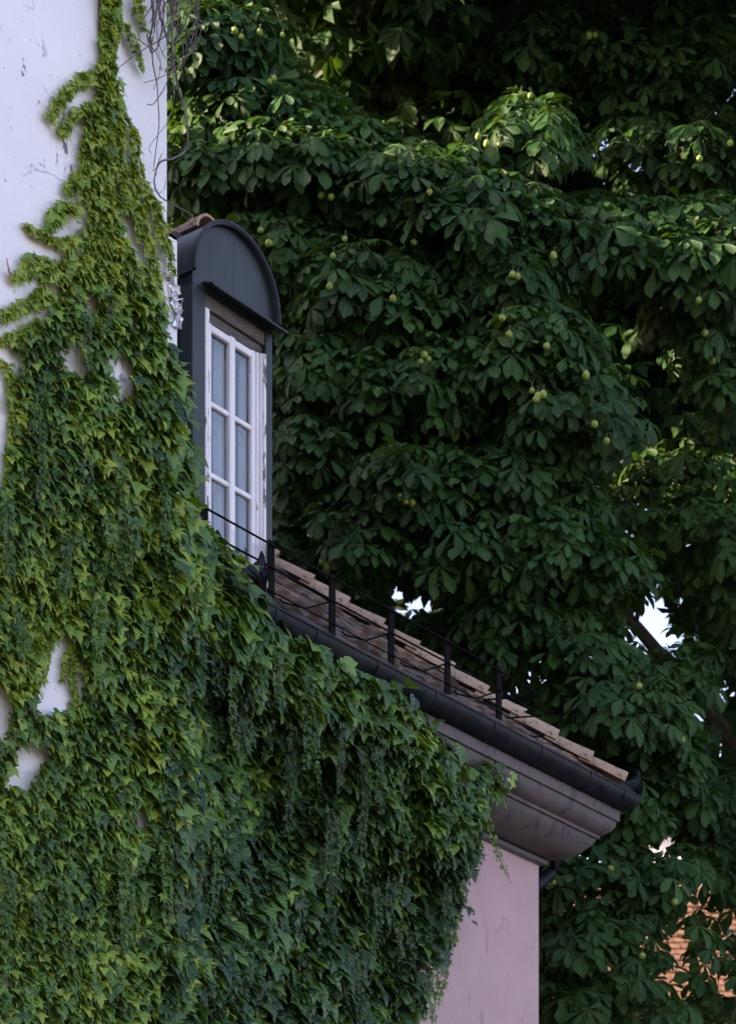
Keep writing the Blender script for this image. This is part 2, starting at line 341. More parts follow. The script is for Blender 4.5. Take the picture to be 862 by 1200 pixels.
# hip tiles, from the corner up
hd = (DV*-1 - NV*1).normalized(); hup = (DV*-1 - NV*1 + ZV*TT).normalized(); hx = hup.cross(ZV).normalized(); hz = hx.cross(hup)
hipm = []
for k in range(3):
    mb = barrel(.31-.01*k, .25, .44, .022, 10, hf=.85+.05*k)
    mb.v = [(x, y, z+.008*noise.noise(Vector((x*12,y*12,k+9)))) for x,y,z in mb.v]
    me = mb.mesh('hip_tile', smooth=True); me.materials.append(M['hiptile']); hipm.append(me)
for k in range(13):
    q = .20 + k*.345/ (1.0)
    bb = q*hup.dot(hd)/math.sqrt(2)
    p = F(TC-bb, -bb, zk(bb)+.05+random.uniform(-.008,.008))
    yv = (hup - hz*.07 + hx*random.uniform(-.03,.03)).normalized(); zv = hx.cross(yv).normalized(); xv = yv.cross(zv)
    o = inst('hip_tile', hipm[k%3], pb, basis(xv,yv,zv,p))
for k in range(5):   # ridge
    xv = NV; yv = DV*-1; zv = ZV
    inst('ridge_tile', hipm[k%3], pb, basis(NV, DV*-1, (NV.cross(DV*-1)), F(TC-ridge_b-k*.36, -ridge_b, zk(ridge_b)+.04)) if NV.cross(DV*-1).z>0 else basis(NV*-1, DV*-1, (NV*-1).cross(DV*-1), F(TC-ridge_b-k*.36, -ridge_b, zk(ridge_b)+.04)))
# ------------------------------------------------------------------ gutter
gt = thing('roof_gutter', F(2,-.1,8.95), 'dark half-round metal gutter along the tiled eave of the low pink building', 'gutter')
GR = .125; GS = -.122
def gutter_rows(r, ts, r2=None):
    rows = []
    for t in ts:
        row = [F(t, GS + r*math.cos(a), ZE-.002 - r*math.sin(a)*1.0) for a in [math.pi*i/14 for i in range(15)]]
        row += [F(t, GS + (r-.008)*math.cos(a), ZE-.002 - (r-.008)*math.sin(a)) for a in [math.pi*i/14 for i in range(14,-1,-1)]]
        rows.append(row)
    return rows
b = MB(); rows = gutter_rows(GR, [TW+.003, 1, 3])
rows.append([F(TC+GS+(x_-0), x_, z_) if False else None for x_, z_ in []] or [F(TC + (p[0]), p[0], p[1]) for p in [(GS + GR*math.cos(math.pi*i/14), ZE-.002-GR*math.sin(math.pi*i/14)) for i in range(15)] + [(GS + (GR-.008)*math.cos(math.pi*i/14), ZE-.002-(GR-.008)*math.sin(math.pi*i/14)) for i in range(14,-1,-1)]])
rows.append([F(TC + p[0], -7.4, p[1]) for p in [(GS + GR*math.cos(math.pi*i/14), ZE-.002-GR*math.sin(math.pi*i/14)) for i in range(15)] + [(GS + (GR-.008)*math.cos(math.pi*i/14), ZE-.002-(GR-.008)*math.sin(math.pi*i/14)) for i in range(14,-1,-1)]])
b.sweep(rows, True); b.build('trough','gutter',gt,True)
b = MB(); b.tube([F(TW+.01,.003,ZE+.002),F(TC+.003,.003,ZE+.002),F(TC+.003,-7.3,ZE+.002)], .011, 8); b.build('bead','gutter',gt,True)
for x_ in (325,373,444,512,581,636,693,732):
    t,_ = on_plane(x_, 800, 0)
    bb = MB(); bb.sweep(gutter_rows(GR+.006, [t-.014,t+.014]), True)
    rr = gutter_rows(GR+.006, [t-.014, t+.014]); n = 30
    base = 0; bb.f += [(i,i+1,n-2-i,n-1-i) for i in range(14)] + [(n+i,n+i+1,n+n-2-i,n+n-1-i) for i in range(14)]
    bb.build('joint_band','gutter',gt,True)
b = MB(); b.tube([F(TC-.11,-.78,8.84),F(TC-.12,-.78,8.62),F(TC-.2,-.79,8.49),F(TC-.42,-.81,8.34),F(TC-OV+.08,-.82,8.2),F(TC-OV+.075,-.82,7.9),F(TC-OV+.075,-.82,.1)], .06, 12); b.build('downpipe','gutter',gt,True)
def antefix(px, py, s, sc, label, turn=0.0):
    t,z = on_plane(px,py,s); a = thing('roof_ornament', F(t,s,z), label, 'ornament', 'sheet metal ornaments on the gutter')
    mb = MB()
    # a fan plate swept up to a point at one side, embossed with ribs, 12 mm thick
    outl = [(-.30,0),(.12,0),(.13,.10),(.115,.19),(.085,.27),(.06,.21),(.01,.165),(-.07,.125),(-.17,.09),(-.27,.05)]
    ca, sa = math.cos(turn), math.sin(turn)
    def q(u, v, w_): return F(t + sc*(u*ca - w_*sa), s + sc*(u*sa + w_*ca), z + sc*v)
    n = len(outl); fr = [q(u,v,.008) for u,v in outl] + [q(-.02,.06,.035)]; bk = [q(u,v,-.008) for u,v in outl]
    mb.add(fr+bk, [(i,(i+1)%n,n) for i in range(n)] + [tuple(range(2*n,n,-1))] + [(i,(i+1)%n,n+1+(i+1)%n,n+1+i) for i in range(n)])
    mb.build('plate','gutter',a)
    mb = MB()
    for u,v in ((.085,.25),(.10,.17),(.02,.15),(-.07,.115),(-.17,.08)):
        mb.tube([q(.09,.02,.02), q((u+.09)/2,(v+.02)/2+.01,.034), q(u,v,.014)], [.010*sc,.008*sc,.004*sc], 5)
    mb.build('rib','iron',a,True)
    mb = MB(); c = q(.0,.055,.045); mb.tube([c-NV*.018*sc, c, c+NV*.012*sc],[.02*sc,.02*sc,.008*sc],8); mb.build('boss','iron',a,True)
antefix(296, 692, -.07, 1.15, 'dark scrolled metal ornament on the gutter in front of the dormer window')
antefix(742, 934, -.12, .95, 'dark pointed metal ornament at the outer corner of the gutter', .0)
# ------------------------------------------------------------------ dormer
DS = -.25
tl,_ = on_plane(225.5,320,DS); tr,_ = on_plane(319.5,388,DS)
tm = (tl+tr)/2; hw = (tr-tl)/2; ZB = 11.235; RISE = .465
dm = thing('dormer', F(tm,-.6,9.2), 'round-topped dormer clad in dark grey metal with a white six-pane window', 'dormer')
wl,_ = on_plane(241,500,DS); wr,_ = on_plane(311.5,500,DS); ZS = 9.36; ZL = 11.14
# cladding: left stile, right stile, tympanum, cheeks
b = MB(); b.fbox(tl, wl, DS-.12, DS, 9.1, ZB, .006); b.build('left_post','zinc',dm)
b = MB(); b.fbox(wr, tr, DS-.12, DS, 9.1, ZB, .006); b.build('right_post','zinc',dm)
b = MB()
for (ta, tb) in ((tl-.004, tl+.02),(tr-.02, tr+.004)):
    b.hexa([F(ta,-.371,9.0),F(tb,-.371,9.0),F(tb,-3.3,11.5),F(ta,-3.3,11.5),F(ta,-.371,ZB),F(tb,-.371,ZB),F(tb,-3.3,ZB+.002),F(ta,-3.3,ZB+.002)])
b.build('cheek','cheek',dm)
b = MB()
for k in range(2):      # standing seams on the camera-side cheek
    s_ = -.52-.33*k; b.fbox(tl-.022, tl-.004, s_-.012, s_+.012, 9.5, ZB-.002)
b.build('standing_seam','cheek',dm)
def arch(r_off, n=28, y0=0):
    return [(tm - (hw+r_off)*math.cos(math.pi*i/n), ZB + (RISE+r_off)*math.sin(math.pi*i/n)**.93) for i in range(n+1)]
ar = arch(0)
b = MB(); n = len(ar); fr = [F(t,DS,z) for t,z in ar] + [F(tr,DS,ZL+.02),F(tl,DS,ZL+.02)]; bk = [F(t,DS-.1,z) for t,z in ar] + [F(tr,DS-.1,ZL+.02),F(tl,DS-.1,ZL+.02)]
m_ = len(fr); 
b.add([p+NV*.002 for p in fr]+bk, [tuple(range(m_)), tuple(range(2*m_-1,m_-1,-1))]+[(i,(i+1)%m_,m_+(i+1)%m_,m_+i) for i in range(m_)])
b.build('tympanum','zinc',dm)
b = MB(); b.fbox(tm-.002,tm+.002,DS+.002,DS+.0035,ZL+.06,ZB+RISE-.03); b.build('sheet_seam','zinc',dm)
# vault: curved sheet from s=DS+.05 back into the roof
ao = arch(.024); ai = arch(.006)
b = MB()
rows = [[F(t,s_,z) for t,z in ao]+[F(t,s_,z) for t,z in reversed(ai)] for s_ in (DS+.045, DS-.30)]
b.sweep(rows, True); nn = len(ao)*2
for base in (0, nn): b.f += [(base+i, base+i+1, base+nn-2-i, base+nn-1-i) for i in range(len(ao)-1)]
b.build('arched_hood','zinc',dm,True)
ao2 = arch(.018)
b = MB(); rows = [[F(t,s_,z) for t,z in ao2]+[F(t,s_,z) for t,z in reversed(ai)] for s_ in (DS-.301, DS-3.2)]
b.sweep(rows, True); 
for base in (0, nn): b.f += [(base+i, base+i+1, base+nn-2-i, base+nn-1-i) for i in range(len(ao)-1)]
b.build('vault_roof','zinc',dm,True)
b = MB(); b.sweep([[F(t,s_,z) for t,z in arch(.034)]+[F(t,s_,z) for t,z in reversed(arch(.016))] for s_ in (DS+.035, DS+.052)], True)
for base in (0, nn): b.f += [(base+i, base+i+1, base+nn-2-i, base+nn-1-i) for i in range(len(ao)-1)]
b.build('hood_rim','cheek',dm,True)
# drip hood over the window
hl = on_plane(241,335,DS+.03)[0]; hr = tr+.05
b = MB()
rows = []
for (s_, z_) in ((DS+.003,ZL+.075),(DS+.10,ZL+.038),(DS+.104,ZL+.02),(DS+.094,ZL+.018),(DS+.092,ZL+.03),(DS+.003,ZL+.06)):
    rows.append([F(hl,s_,z_),F(hl+.12,s_+.004,z_-.003),F(tm,s_,z_+.002),F(hr,s_+.004,z_-.006)])
b.sweep(rows + [rows[0]]); 
for e in (0,3): b.add([r_[e] for r_ in rows], [tuple(range(6))])
b.build('drip_hood','zinc',dm)
# window frame and sashes
def fpart(name, m, t0, t1, s0, s1, z0, z1, bv=.005, parent=None):
    b = MB(); b.fbox(t0,t1,s0,s1,z0,z1,bv); return b.build(name, m, parent or dm)
W0 = on_plane(244.5,500,DS-.02)[0]; W1 = on_plane(300,500,DS-.02)[0]
ZT = 10.985; ZQ = 9.43
fpart('lintel','lintel', wl+.001, wr-.001, DS-.12, DS-.012, ZT+.075, ZL+.02)
fpart('lintel_moulding','lintel', wl+.002, wr-.002, DS-.12, DS-.035, ZT+.001, ZT+.074)
fpart('jamb','peeling', wl+.001, W0-.001, DS-.12, DS-.004, ZS, ZT+.07, .008)
fpart('jamb','whitewood', W1+.042, wr-.001, DS-.12, DS-.006, ZS-.04, ZT+.0, .006)
fpart('jamb_fillet','peeling', wr-.028, wr-.002, DS-.006, DS+.008, ZS-.04, ZT, .004)
fpart('jamb_bead','whitewood', W1+.012, W1+.041, DS-.12, DS-.022, ZS, ZT, .006)
fpart('sill','whitewood', wl-.01, wr+.0, DS-.12, DS+.045, ZS-.07, ZS-.001, .012)
fpart('apron','zinc', tl, tr, DS-.1, DS-.002, 9.0, ZS-.071, .0)
sash = fpart('sash','whitewood', W0, W0+.045, DS-.075, DS-.03, ZS, ZT)
cm = (W0+W1)/2 + .01
def sp(t0,t1,z0,z1,nm='sash_bar',s0=DS-.075,s1=DS-.03): return fpart(nm,'whitewood',t0,t1,s0,s1,z0,z1,.007,sash)
sp(cm-.03, cm+.03, ZS, ZT-.001, 'mullion', DS-.076, DS-.026)
sp(W1-.035, W1+.011, ZS, ZT, 'sash_stile')
for (a_,b_) in ((W0+.0451, cm-.0301),(cm+.0301, W1-.0351)):
    sp(a_,b_, ZT-.055, ZT-.002,'sash_rail'); sp(a_,b_, ZS+.001, ZS+.075,'sash_rail')
    zs = [ZS+.075, ZS+.075+(ZT-.055-ZS-.075)/3-.0, ZS+.075+2*(ZT-.055-ZS-.075)/3, ZT-.055]
    for zz in zs[1:3]: sp(a_,b_, zz-.019, zz+.019,'sash_bar', DS-.073, DS-.036)
    for i in range(3):
        fpart('pane','glass', a_+.001, b_-.001, DS-.062, DS-.057, zs[i]+(.02 if i else .001), zs[i+1]-(.02 if i<2 else .001), 0, sash)
ct = thing('net_curtain', F(tm,DS-.16,9.4), 'white curtain in soft folds hanging over a ribbed grey-blue blind behind the dormer window panes', 'curtain')
for (a_,b_) in ((W0+.19, cm+.06),(cm+.20, W1+.05)):
    b = MB(); rows = []
    for i in range(61):
        u = i/60; rows.append([F(a_+(b_-a_)*u+.012*math.sin(z_*2.3), DS-.125+.016*math.sin(u*29+z_*.4)+.006*math.sin(u*61+1), z_) for z_ in (ZS, 9.7, 9.9, 10.2, 10.4, 10.7, ZT+.05)])
    b.sweep(rows); b.build('curtain_panel','curtain',ct,True)
b = MB(); rows = [[F(t_, DS-.175+.010*abs(math.sin(k_*math.pi/2)), ZS+k_*.0125) for t_ in (W0, W1+.03)] for k_ in range(134)]
b.sweep(rows); b.build('ribbed_blind','blind',ct)
b = MB(); b.fbox(tl+.03,tr-.03,-1.6,-1.58,9.3,11.2); b.build('room_back','dark',dm)
# two ridge tiles seen behind the dormer hood
rd = thing('clay_ridge_tiles', F(tm,-.75,11.8), 'weathered clay ridge tiles lying behind the top of the metal dormer hood', 'roof tiles')
for k in range(5):
    mtx = basis(DV, NV*-1, ZV if DV.cross(NV*-1).z>0 else -ZV, F(tm-.02+.0*k, -.44-.36*k, ZB+RISE+.045-.012*k))
    o = inst('ridge_tile', hipm[k%3], rd, mtx)
for k in range(3):
    inst('side_tile', tilemeshes[k], rd, basis(DV, NV*-1, DV.cross(NV*-1), F(tm-.22, -.56-.3*k, ZB+RISE-.035)))
# ------------------------------------------------------------------ snow guard
sg = thing('snow_guard', F(2,-.2,9.2), 'black iron snow guard with posts and thin rails along the roof edge', 'railing')
GSs = -.2
posts = [240,318,389.5,458.5,524.5,584.5]; pts_ = []
for i,x_ in enumerate(posts):
    t,_ = on_plane(x_, 700, GSs); pts_.append(t)
t6,_ = on_plane(633, 830, GSs); zb_ = zk(.2)+.005; H_ = .50
for t in pts_:
    b = MB(); b.fbox(t-.033,t+.033,GSs-.004,GSs+.004,zb_,zb_+H_,0); b.fbox(t-.008,t+.008,GSs-.03,GSs-.004,zb_,zb_+H_-.01,0); b.build('post','iron',sg)
t7 = on_plane(226, 590, GSs)[0]
for hz_, r_ in ((H_-.035,.008),(H_*.60,.0075),(H_*.26,.006)):
    b = MB(); b.tube([F(t7,GSs+.012,zb_+hz_)]+[F(t,GSs+.012+random.uniform(-.004,.004),zb_+hz_+random.uniform(-.006,.006)) for t in pts_]+[F(t6,GSs+.012,zb_+hz_-.02),F(t6+.01,GSs-.55,zb_+hz_-.02+.1)], r_, 6); b.build('rail','iron',sg)
for t in pts_[1:]:
    b = MB(); b.tube([F(t-.01,GSs-.01,zb_+H_*.60), F(t-.28,GSs-.03,zb_+H_*.33), F(t-.50,GSs-.06,zk(.26)+.10), F(t-.53,GSs-.07,zk(.26)+.12)], .0075, 6); b.build('brace','iron',sg)
# ------------------------------------------------------------------ foil scrap and bare vines
ft, fz = on_plane(204,325,.12)
fo = thing('foil_scrap', F(ft,.14,fz), 'crumpled silver foil flashing hanging at the corner of the white wall', 'foil')
b = MB(); rows = []
for i in range(17):
    u = i/16; px = 197+11*math.sin(u*2.2)+2*math.sin(u*9); t,z = on_plane(px, 322+62*u, .14); row = []
    for j in range(7):
        wv = (j-3)/3; row.append(F(t+.045*wv*(1-.3*u)+.012*noise.noise(Vector((i*.9,j*.8,1))), .14+.05*noise.noise(Vector((i*.8,j*.9,4))), z+.02*noise.noise(Vector((i*.7,j*1.3,8)))))
    rows.append(row)
b.sweep(rows); b2 = MB(); b2.v = b.v; b2.f = b.f; b2.build('foil_sheet','foil',fo)
b = MB(); pt = [(196,330),(200,345),(206,352),(214,350),(212,362),(205,360)]
b.tube([F(*(lambda q:(q[0],.20,q[1]))(on_plane(x,y,.20))) for x,y in pt], .006, 5); b.build('wire','whitewood',fo,True)
bv = thing('bare_vine', F(TW,.2,12), 'tangle of leafless grey vine stems dangling over the corner of the white wall', 'vine')
def vine(pts, r, m='drytwig', name='stem', parent=bv, s=.24):
    P_ = []
    for i in range(len(pts)-1):
        for k in range(5):
            u = k/5; q0 = pts[max(i-1,0)]; q1 = pts[i]; q2 = pts[i+1]; q3 = pts[min(i+2,len(pts)-1)]
            cr = lambda a,b_,c,d: .5*((2*b_)+(-a+c)*u+(2*a-5*b_+4*c-d)*u*u+(-a+3*b_-3*c+d)*u**3)
            P_.append((cr(q0[0],q1[0],q2[0],q3[0])+random.uniform(-.5,.5), cr(q0[1],q1[1],q2[1],q3[1])))
    P_.append(pts[-1])
    W = []
    for i,(x,y) in enumerate(P_):
        ss = s + .06*noise.noise(Vector((i*.25, pts[0][0], s*10))); t,z = on_plane(x,y,ss); W.append(F(t,ss,z))
    k = len(W); b = MB(); b.tube(W, [r*(1-.6*i/k) for i in range(k)], 5); return b.build(name, m, parent, True)
V = [([(184,-30),(183,20),(178,60),(184,100),(186,150),(180,200),(190,188-8)],.006),
     ([(205,-20),(202,40),(206,90),(217,130),(220,170),(205,185),(188,190),(181,210),(186,228),(200,238),(222,250),(228,258)],.009),
     ([(176,-20),(180,15),(176,50),(178,62),(172,40)],.013),
     ([(215,-20),(200,30),(190,45),(165,60),(138,80)],.006),
     ([(200,-20),(202,60),(198,90),(182,120),(172,122)],.006),
     ([(225,-20),(218,30),(225,55),(210,75),(190,90),(168,97)],.005),
     ([(212,-20),(230,20),(228,50),(215,72),(203,60),(210,20)],.005),
     ([(198,-20),(170,20),(163,45),(182,60),(188,80),(180,105)],.005),
     ([(230,-20),(215,8),(222,20),(243,26),(256,25)],.004),
     ([(240,-20),(222,15),(210,50),(200,70)],.004),
     ([(193,-20),(192,30),(201,52),(213,40)],.006),
     ([(190,-30),(186,10),(190,30),(185,55),(177,62)],.009),
     ([(208,-20),(209,30),(203,75),(204,105),(198,140),(176,170),(178,180)],.004),
     ([(236,-30),(228,5),(236,30),(226,60),(212,70)],.004)]
for k_ in range(16):
    x0 = random.uniform(180,238); v_ = [(x0,-40)]
    for j in range(random.randint(3,5)): x0 += random.uniform(-16,16); x0 = max(168,min(245,x0)); v_.append((x0, v_[-1][1]+random.uniform(18,34)))
    V.append((v_, random.uniform(.003,.006)))
for pts, r in V: vine(pts, r)
# ------------------------------------------------------------------ batched leaves (numpy)
def leaf_template_chestnut(seed, lod):
    r = random.Random(seed); V_ = []; Fc = []; UV = []
    angs = [-128,-84,-42,0,42,84,128]; lens = [.50,.78,.96,1.05,.96,.78,.50]
    if r.random() < .45: angs = [-105,-55,0,55,105]; lens = [.6,.88,1.05,.88,.6]
    for a, L in zip(angs, lens):
        a = math.radians(a + r.uniform(-9,9)); L *= r.uniform(.88,1.08); droop = r.uniform(.35,.85); fold = r.uniform(.15,.5); wd = r.uniform(.88,1.1)
        if lod: st = [(0,.02),(.26,.075),(.5,.145),(.7,.205),(.84,.20),(.94,.11),(1.0,.0)]
        else: st = [(0,.03),(.66,.23),(1.0,.0)]
        b0 = len(V_)
        tw = r.uniform(-.25,.25)
        for v, wv in st:
            for k in (-1,0,1):
                x = k*wv*wd*L; y = (.04+v)*L; z = -droop*(v**1.6)*L*.75 + abs(x)*fold + x*tw
                if k: z += .012*math.sin(v*21+a*3)
                yy = y*(1-.18*droop*v)
                V_.append((x*math.cos(a)+yy*math.sin(a), -x*math.sin(a)+yy*math.cos(a), z)); UV.append((k*wv*2.2, v))
        for i in range(len(st)-1):
            p = b0+i*3
            if i < len(st)-2: Fc += [(p,p+1,p+4,p+3),(p+1,p+2,p+5,p+4)]
            else: Fc += [(p,p+1,p+4),(p+1,p+2,p+4)]
    if lod:      # petiole
        b0 = len(V_)
        for (x,y,z) in ((-.012,0,0),(.012,0,0),(-.016,-.55,-.1),(.016,-.55,-.1)): V_.append((x,y,z)); UV.append((0,0))
        Fc.append((b0,b0+1,b0+3,b0+2))
    return np.array(V_), Fc, np.array(UV)
def leaf_template_ivy(seed):
    r = random.Random(seed); cup = r.uniform(-.25,.15); curl = r.uniform(.1,.45); f = r.uniform(.1,.35)
    w_ = r.uniform(.9,1.12)
    half = [(0,0),(.16,-.10),(.36,-.06),(.47,.10),(.52,.27),(.70,.50+r.uniform(-.06,.06)),(.47,.50),(.30,.52),(.27,.66),(.15,.84),(0,1.08)]
    if r.random() < .3: half = [(0,0),(.18,-.09),(.38,.02),(.45,.22),(.44,.42),(.36,.56),(.28,.66),(.18,.82),(.08,.98),(.04,1.02),(0,1.06)]
    V_ = []; UV = []; Fc = []
    ctr = [(0,0),(0,.25),(0,.5),(0,.78),(0,1.08)]
    def P(x,y): 
        z = abs(x)*f - curl*max(0,y-.3)**2*.9 + cup*(x*x)*1.2
        return (x*w_, y, z)
    mid = [(.26,.12),(.30,.34),(.16,.60)]
    # right half then left half
    for sg_ in (1,-1):
        b0 = len(V_)
        for (x,y) in half: V_.append(P(sg_*x,y)); UV.append((x,y))
        for (x,y) in mid: V_.append(P(sg_*x,y)); UV.append((x,y))
        for (x,y) in ctr[1:4]: V_.append(P(0,y)); UV.append((0,y))
        # idx: half 0-10, mid 11-13, ctr 14-16
        q = [(0,1,11),(1,2,11),(2,3,11),(0,11,14),(3,4,12,11),(11,12,15,14),(4,5,6,12),(6,7,12),(7,8,13,12),(12,13,16,15),(8,9,13),(9,10,16,13)]
        for fc in q:
            fc = [i+b0 for i in fc]; Fc.append(tuple(fc if sg_ == 1 else fc[::-1]))
    return np.array(V_), Fc, np.array(UV)
def norm(a): return a/np.maximum(np.linalg.norm(a, axis=-1, keepdims=True), 1e-9)
def frames(tip, nor):
    Z = norm(nor); Y = norm(tip - (tip*Z).sum(-1,keepdims=True)*Z); X = np.cross(Y, Z); return np.stack([X,Y,Z], -1)   # columns
def batch(name, tmpl, pos, Rm, sc, leaf_tone, matk, parent, kind=None):
    """one mesh out of many leaves"""
    o = np.array(parent['_w']); vs = []; lt = []; li = []; uvs = []; rn = []; off = 0
    which = rs.randint(0, len(tmpl), len(pos))
    for k,(V_,Fc,UV) in enumerate(tmpl):
        idx = np.where(which==k)[0]
        if not len(idx): continue
        w_ = np.einsum('nij,vj->nvi', Rm[idx], V_)*sc[idx][:,None,None] + pos[idx][:,None,:] - o
        nv = len(V_); vs.append(w_.reshape(-1,3)); tot = np.array([len(f) for f in Fc]); flat = np.array([i for f in Fc for i in f])
        add = off + np.arange(len(idx))*nv
        li.append((flat[None,:]+add[:,None]).ravel()); lt.append(np.tile(tot,len(idx))); uvs.append(np.tile(UV[flat],(len(idx),1))); rn.append(np.repeat(leaf_tone[idx],nv)); off += nv*len(idx)
    vs = np.concatenate(vs); li = np.concatenate(li); lt = np.concatenate(lt); uvs = np.concatenate(uvs); rn = np.concatenate(rn)
    me = bpy.data.meshes.new(name); me.vertices.add(len(vs)); me.vertices.foreach_set('co', vs.astype(np.float32).ravel())
    me.loops.add(len(li)); me.loops.foreach_set('vertex_index', li.astype(np.int32)); me.polygons.add(len(lt))
    me.polygons.foreach_set('loop_start', np.concatenate([[0],np.cumsum(lt)[:-1]]).astype(np.int32))
    try: me.polygons.foreach_set('loop_total', lt.astype(np.int32))
    except Exception: pass
    uvl = me.uv_layers.new(name='UVMap'); uvl.data.foreach_set('uv', uvs.astype(np.float32).ravel())
    a = me.attributes.new('leaf_tone','FLOAT','POINT'); a.data.foreach_set('value', rn.astype(np.float32))
    me.update(calc_edges=True); me.shade_smooth(); me.materials.append(M[matk])
    ob = bpy.data.objects.new(name, me); col.objects.link(ob); ob.parent = parent
    if kind: ob['kind'] = kind
    return ob
def leaf_meshes(name, tmpl, matk, vals):
    out = []
    for k,(V_,Fc,UV) in enumerate(tmpl):
        for val in vals:
            me = bpy.data.meshes.new(name); me.from_pydata([tuple(v) for v in V_], [], Fc)
            uvl = me.uv_layers.new(name='UVMap'); flat = [i for f in Fc for i in f]; uvl.data.foreach_set('uv', UV[flat].astype(np.float32).ravel())
            a = me.attributes.new('leaf_tone','FLOAT','POINT'); a.data.foreach_set('value', [val]*len(V_)); me.shade_smooth(); me.materials.append(M[matk]); out.append(me)
    return out
def leaf_objects(name, meshes, pos, Rm, sc, parent):
    for i in range(len(pos)):
        m = Matrix.Identity(4)
        for r_ in range(3):
            for c_ in range(3): m[r_][c_] = float(Rm[i][r_][c_]*sc[i])
            m[r_][3] = float(pos[i][r_])
        inst(name, meshes[rs.randint(len(meshes))], parent, m)
def inpoly(px, py, poly):
    c = np.zeros(len(px), bool); n = len(poly)
    for i in range(n):
        x1,y1 = poly[i]; x2,y2 = poly[(i+1)%n]
        cond = ((y1>py) != (y2>py)); xs = (x2-x1)*(py-y1)/((y2-y1) if y2!=y1 else 1e-9)+x1
        c ^= cond & (px < xs)
    return c
# ------------------------------------------------------------------ ivy
iv = thing('climbing_ivy', F(TW-.3,.2,0), 'green climbing ivy with pointed leaves spreading over the white and pink walls', 'ivy')
WHITE = [(128,-20),(123,60),(120,95),(112,120),(100,128),(98,160),(108,200),(104,240),(98,285),(84,312),(72,340),(52,372),(30,395),(8,402),(-40,405),(-40,1230),(262,1230),(256,646),(229,608),(222,540),(216,480),(213,440),(200,415),(196,380),(180,330),(160,285),(146,235),(141,190),(136,130),(132,70),(137,-20)]
HOLES = [[(78,412),(90,400),(99,415),(92,440),(80,438)],[(131,425),(147,418),(151,462),(137,468)],[(-40,400),(8,402),(18,425),(10,470),(16,500),(6,560),(-40,570)],
         [(60,755),(76,745),(88,770),(96,800),(92,822),(60,835),(44,835),(50,810),(58,790)],[(-40,800),(8,812),(14,835),(6,865),(-40,880)],
         [(20,895),(40,868),(52,880),(44,910),(22,925),(12,915)],[(150,842),(160,845),(160,860),(152,858)],
         [(98,182),(104,178),(104,250),(97,262)],[(128,150),(137,150),(152,215),(148,250),(136,215)],[(146,262),(160,262),(172,300),(160,305)],[(100,345),(109,352),(104,372)],[(26,395),(34,398),(30,412)],[(152,558),(160,560),(157,580)],[(160,945),(168,948),(166,975),(160,970)],[(-20,598),(5,602),(2,625),(-20,625)],[(92,300),(100,290),(104,312),(96,325)]]
HOLES = [[((x-sum(q[0] for q in h)/len(h))*1.08+sum(q[0] for q in h)/len(h), (y-sum(q[1] for q in h)/len(h))*1.1+sum(q[1] for q in h)/len(h)) for x,y in h] for h in HOLES]
PINK = [(190,640),(238,615),(268,650),(292,700),(300,722),(330,738),(360,760),(400,778),(430,795),(458,808),(480,815),(497,838),(512,862),(530,890),(556,893),(585,905),(597,922),(575,928),(556,945),(548,975),(556,1000),(546,1020),(538,1045),(528,1085),(512,1110),(500,1145),(488,1160),(478,1190),(470,1230),(190,1230)]
PH = [[(442,960),(455,962),(456,980),(446,982)],[(490,1125),(500,1130),(497,1150),(488,1150)]]
def ivy_s(px, py):      # how far the leafy surface stands out
    below = py - (.53*(px-290)+705)
    base = np.where(px < 205, SW+.05, np.maximum(np.interp(px, [205,260,330,600], [SW+.02,-.10,-.27,-.34]), np.interp(below,[40,70,150,260],[-.01,.02,-.06,-.34])*np.interp(px,[500,560],[1,1])+np.interp(px,[480,560],[0,-.12])))
    edge = np.interp(py, [600,700,800,1200], [.0,.04,.02,-.04])*(px>205)
    nn = np.array([noise.noise(Vector((x*.018,y*.012,3.3)))*.12 + noise.noise(Vector((x*.05,y*.035,1.3)))*.05 for x,y in zip(px,py)])
    rec = np.zeros(len(px))
    for (gx,gy,ax_,ay_,am) in ((245,860,22,90,.22),(300,880,30,45,.22),(365,905,30,40,.20),(440,900,22,50,.2),(480,940,16,50,.15),(300,960,25,60,.14),(235,1060,14,90,.16),(380,1010,20,40,.12)):
        rec += am*np.exp(-((px-gx)/ax_)**2-((py-gy)/ay_)**2)
    return base + edge - rec + nn*np.where(px<205, .5, 1.5)
def on_plane_np(px, py, s):
    a = (px-CX)/FPX; b_ = (HOR-py)/FPX
    t = (a*(E0.y+s*ny) - E0.x - s*nx)/(dx-a*dy); D = E0.y+t*dy+s*ny
    return np.stack([E0.x+t*dx+s*nx, E0.y+t*dy+s*ny, CAMZ+b_*D], -1)
ivt = [leaf_template_ivy(i) for i in range(9)]
def ivy_leaves(px, py, s, size, leaf_tone, tipz=-1.0, upn=.68, jit=.31):
    n = len(px); pos = on_plane_np(px, py, s)
    nor = np.array([nx,ny,0])[None]*1.0 + np.array([0,0,upn])[None] + rs.normal(0,jit,(n,3))
    tip = np.array([0,0,tipz])[None] + rs.normal(0,.38,(n,1))*np.array([dx,dy,0])[None] + np.array([nx,ny,0])[None]*.45
    return pos, frames(tip, nor), size, np.clip(leaf_tone,0,1)
acc = []
def sample(poly, holes, n, xr, yr, jt=3.0):
    px = rs.uniform(*xr, n); py = rs.uniform(*yr, n); jx = px+rs.normal(0,jt,n)+np.array([noise.noise(Vector((x*.05,y*.05,9.)))*jt*3 for x,y in zip(px,py)]); jy = py+rs.normal(0,jt,n)
    k = inpoly(jx,jy,poly)
    for h in holes: k &= ~(inpoly(jx,jy,h) | inpoly(jx+3,jy+10,h) | inpoly(jx-6,jy+6,h) | inpoly(jx+6,jy+6,h))
    return px[k], py[k]
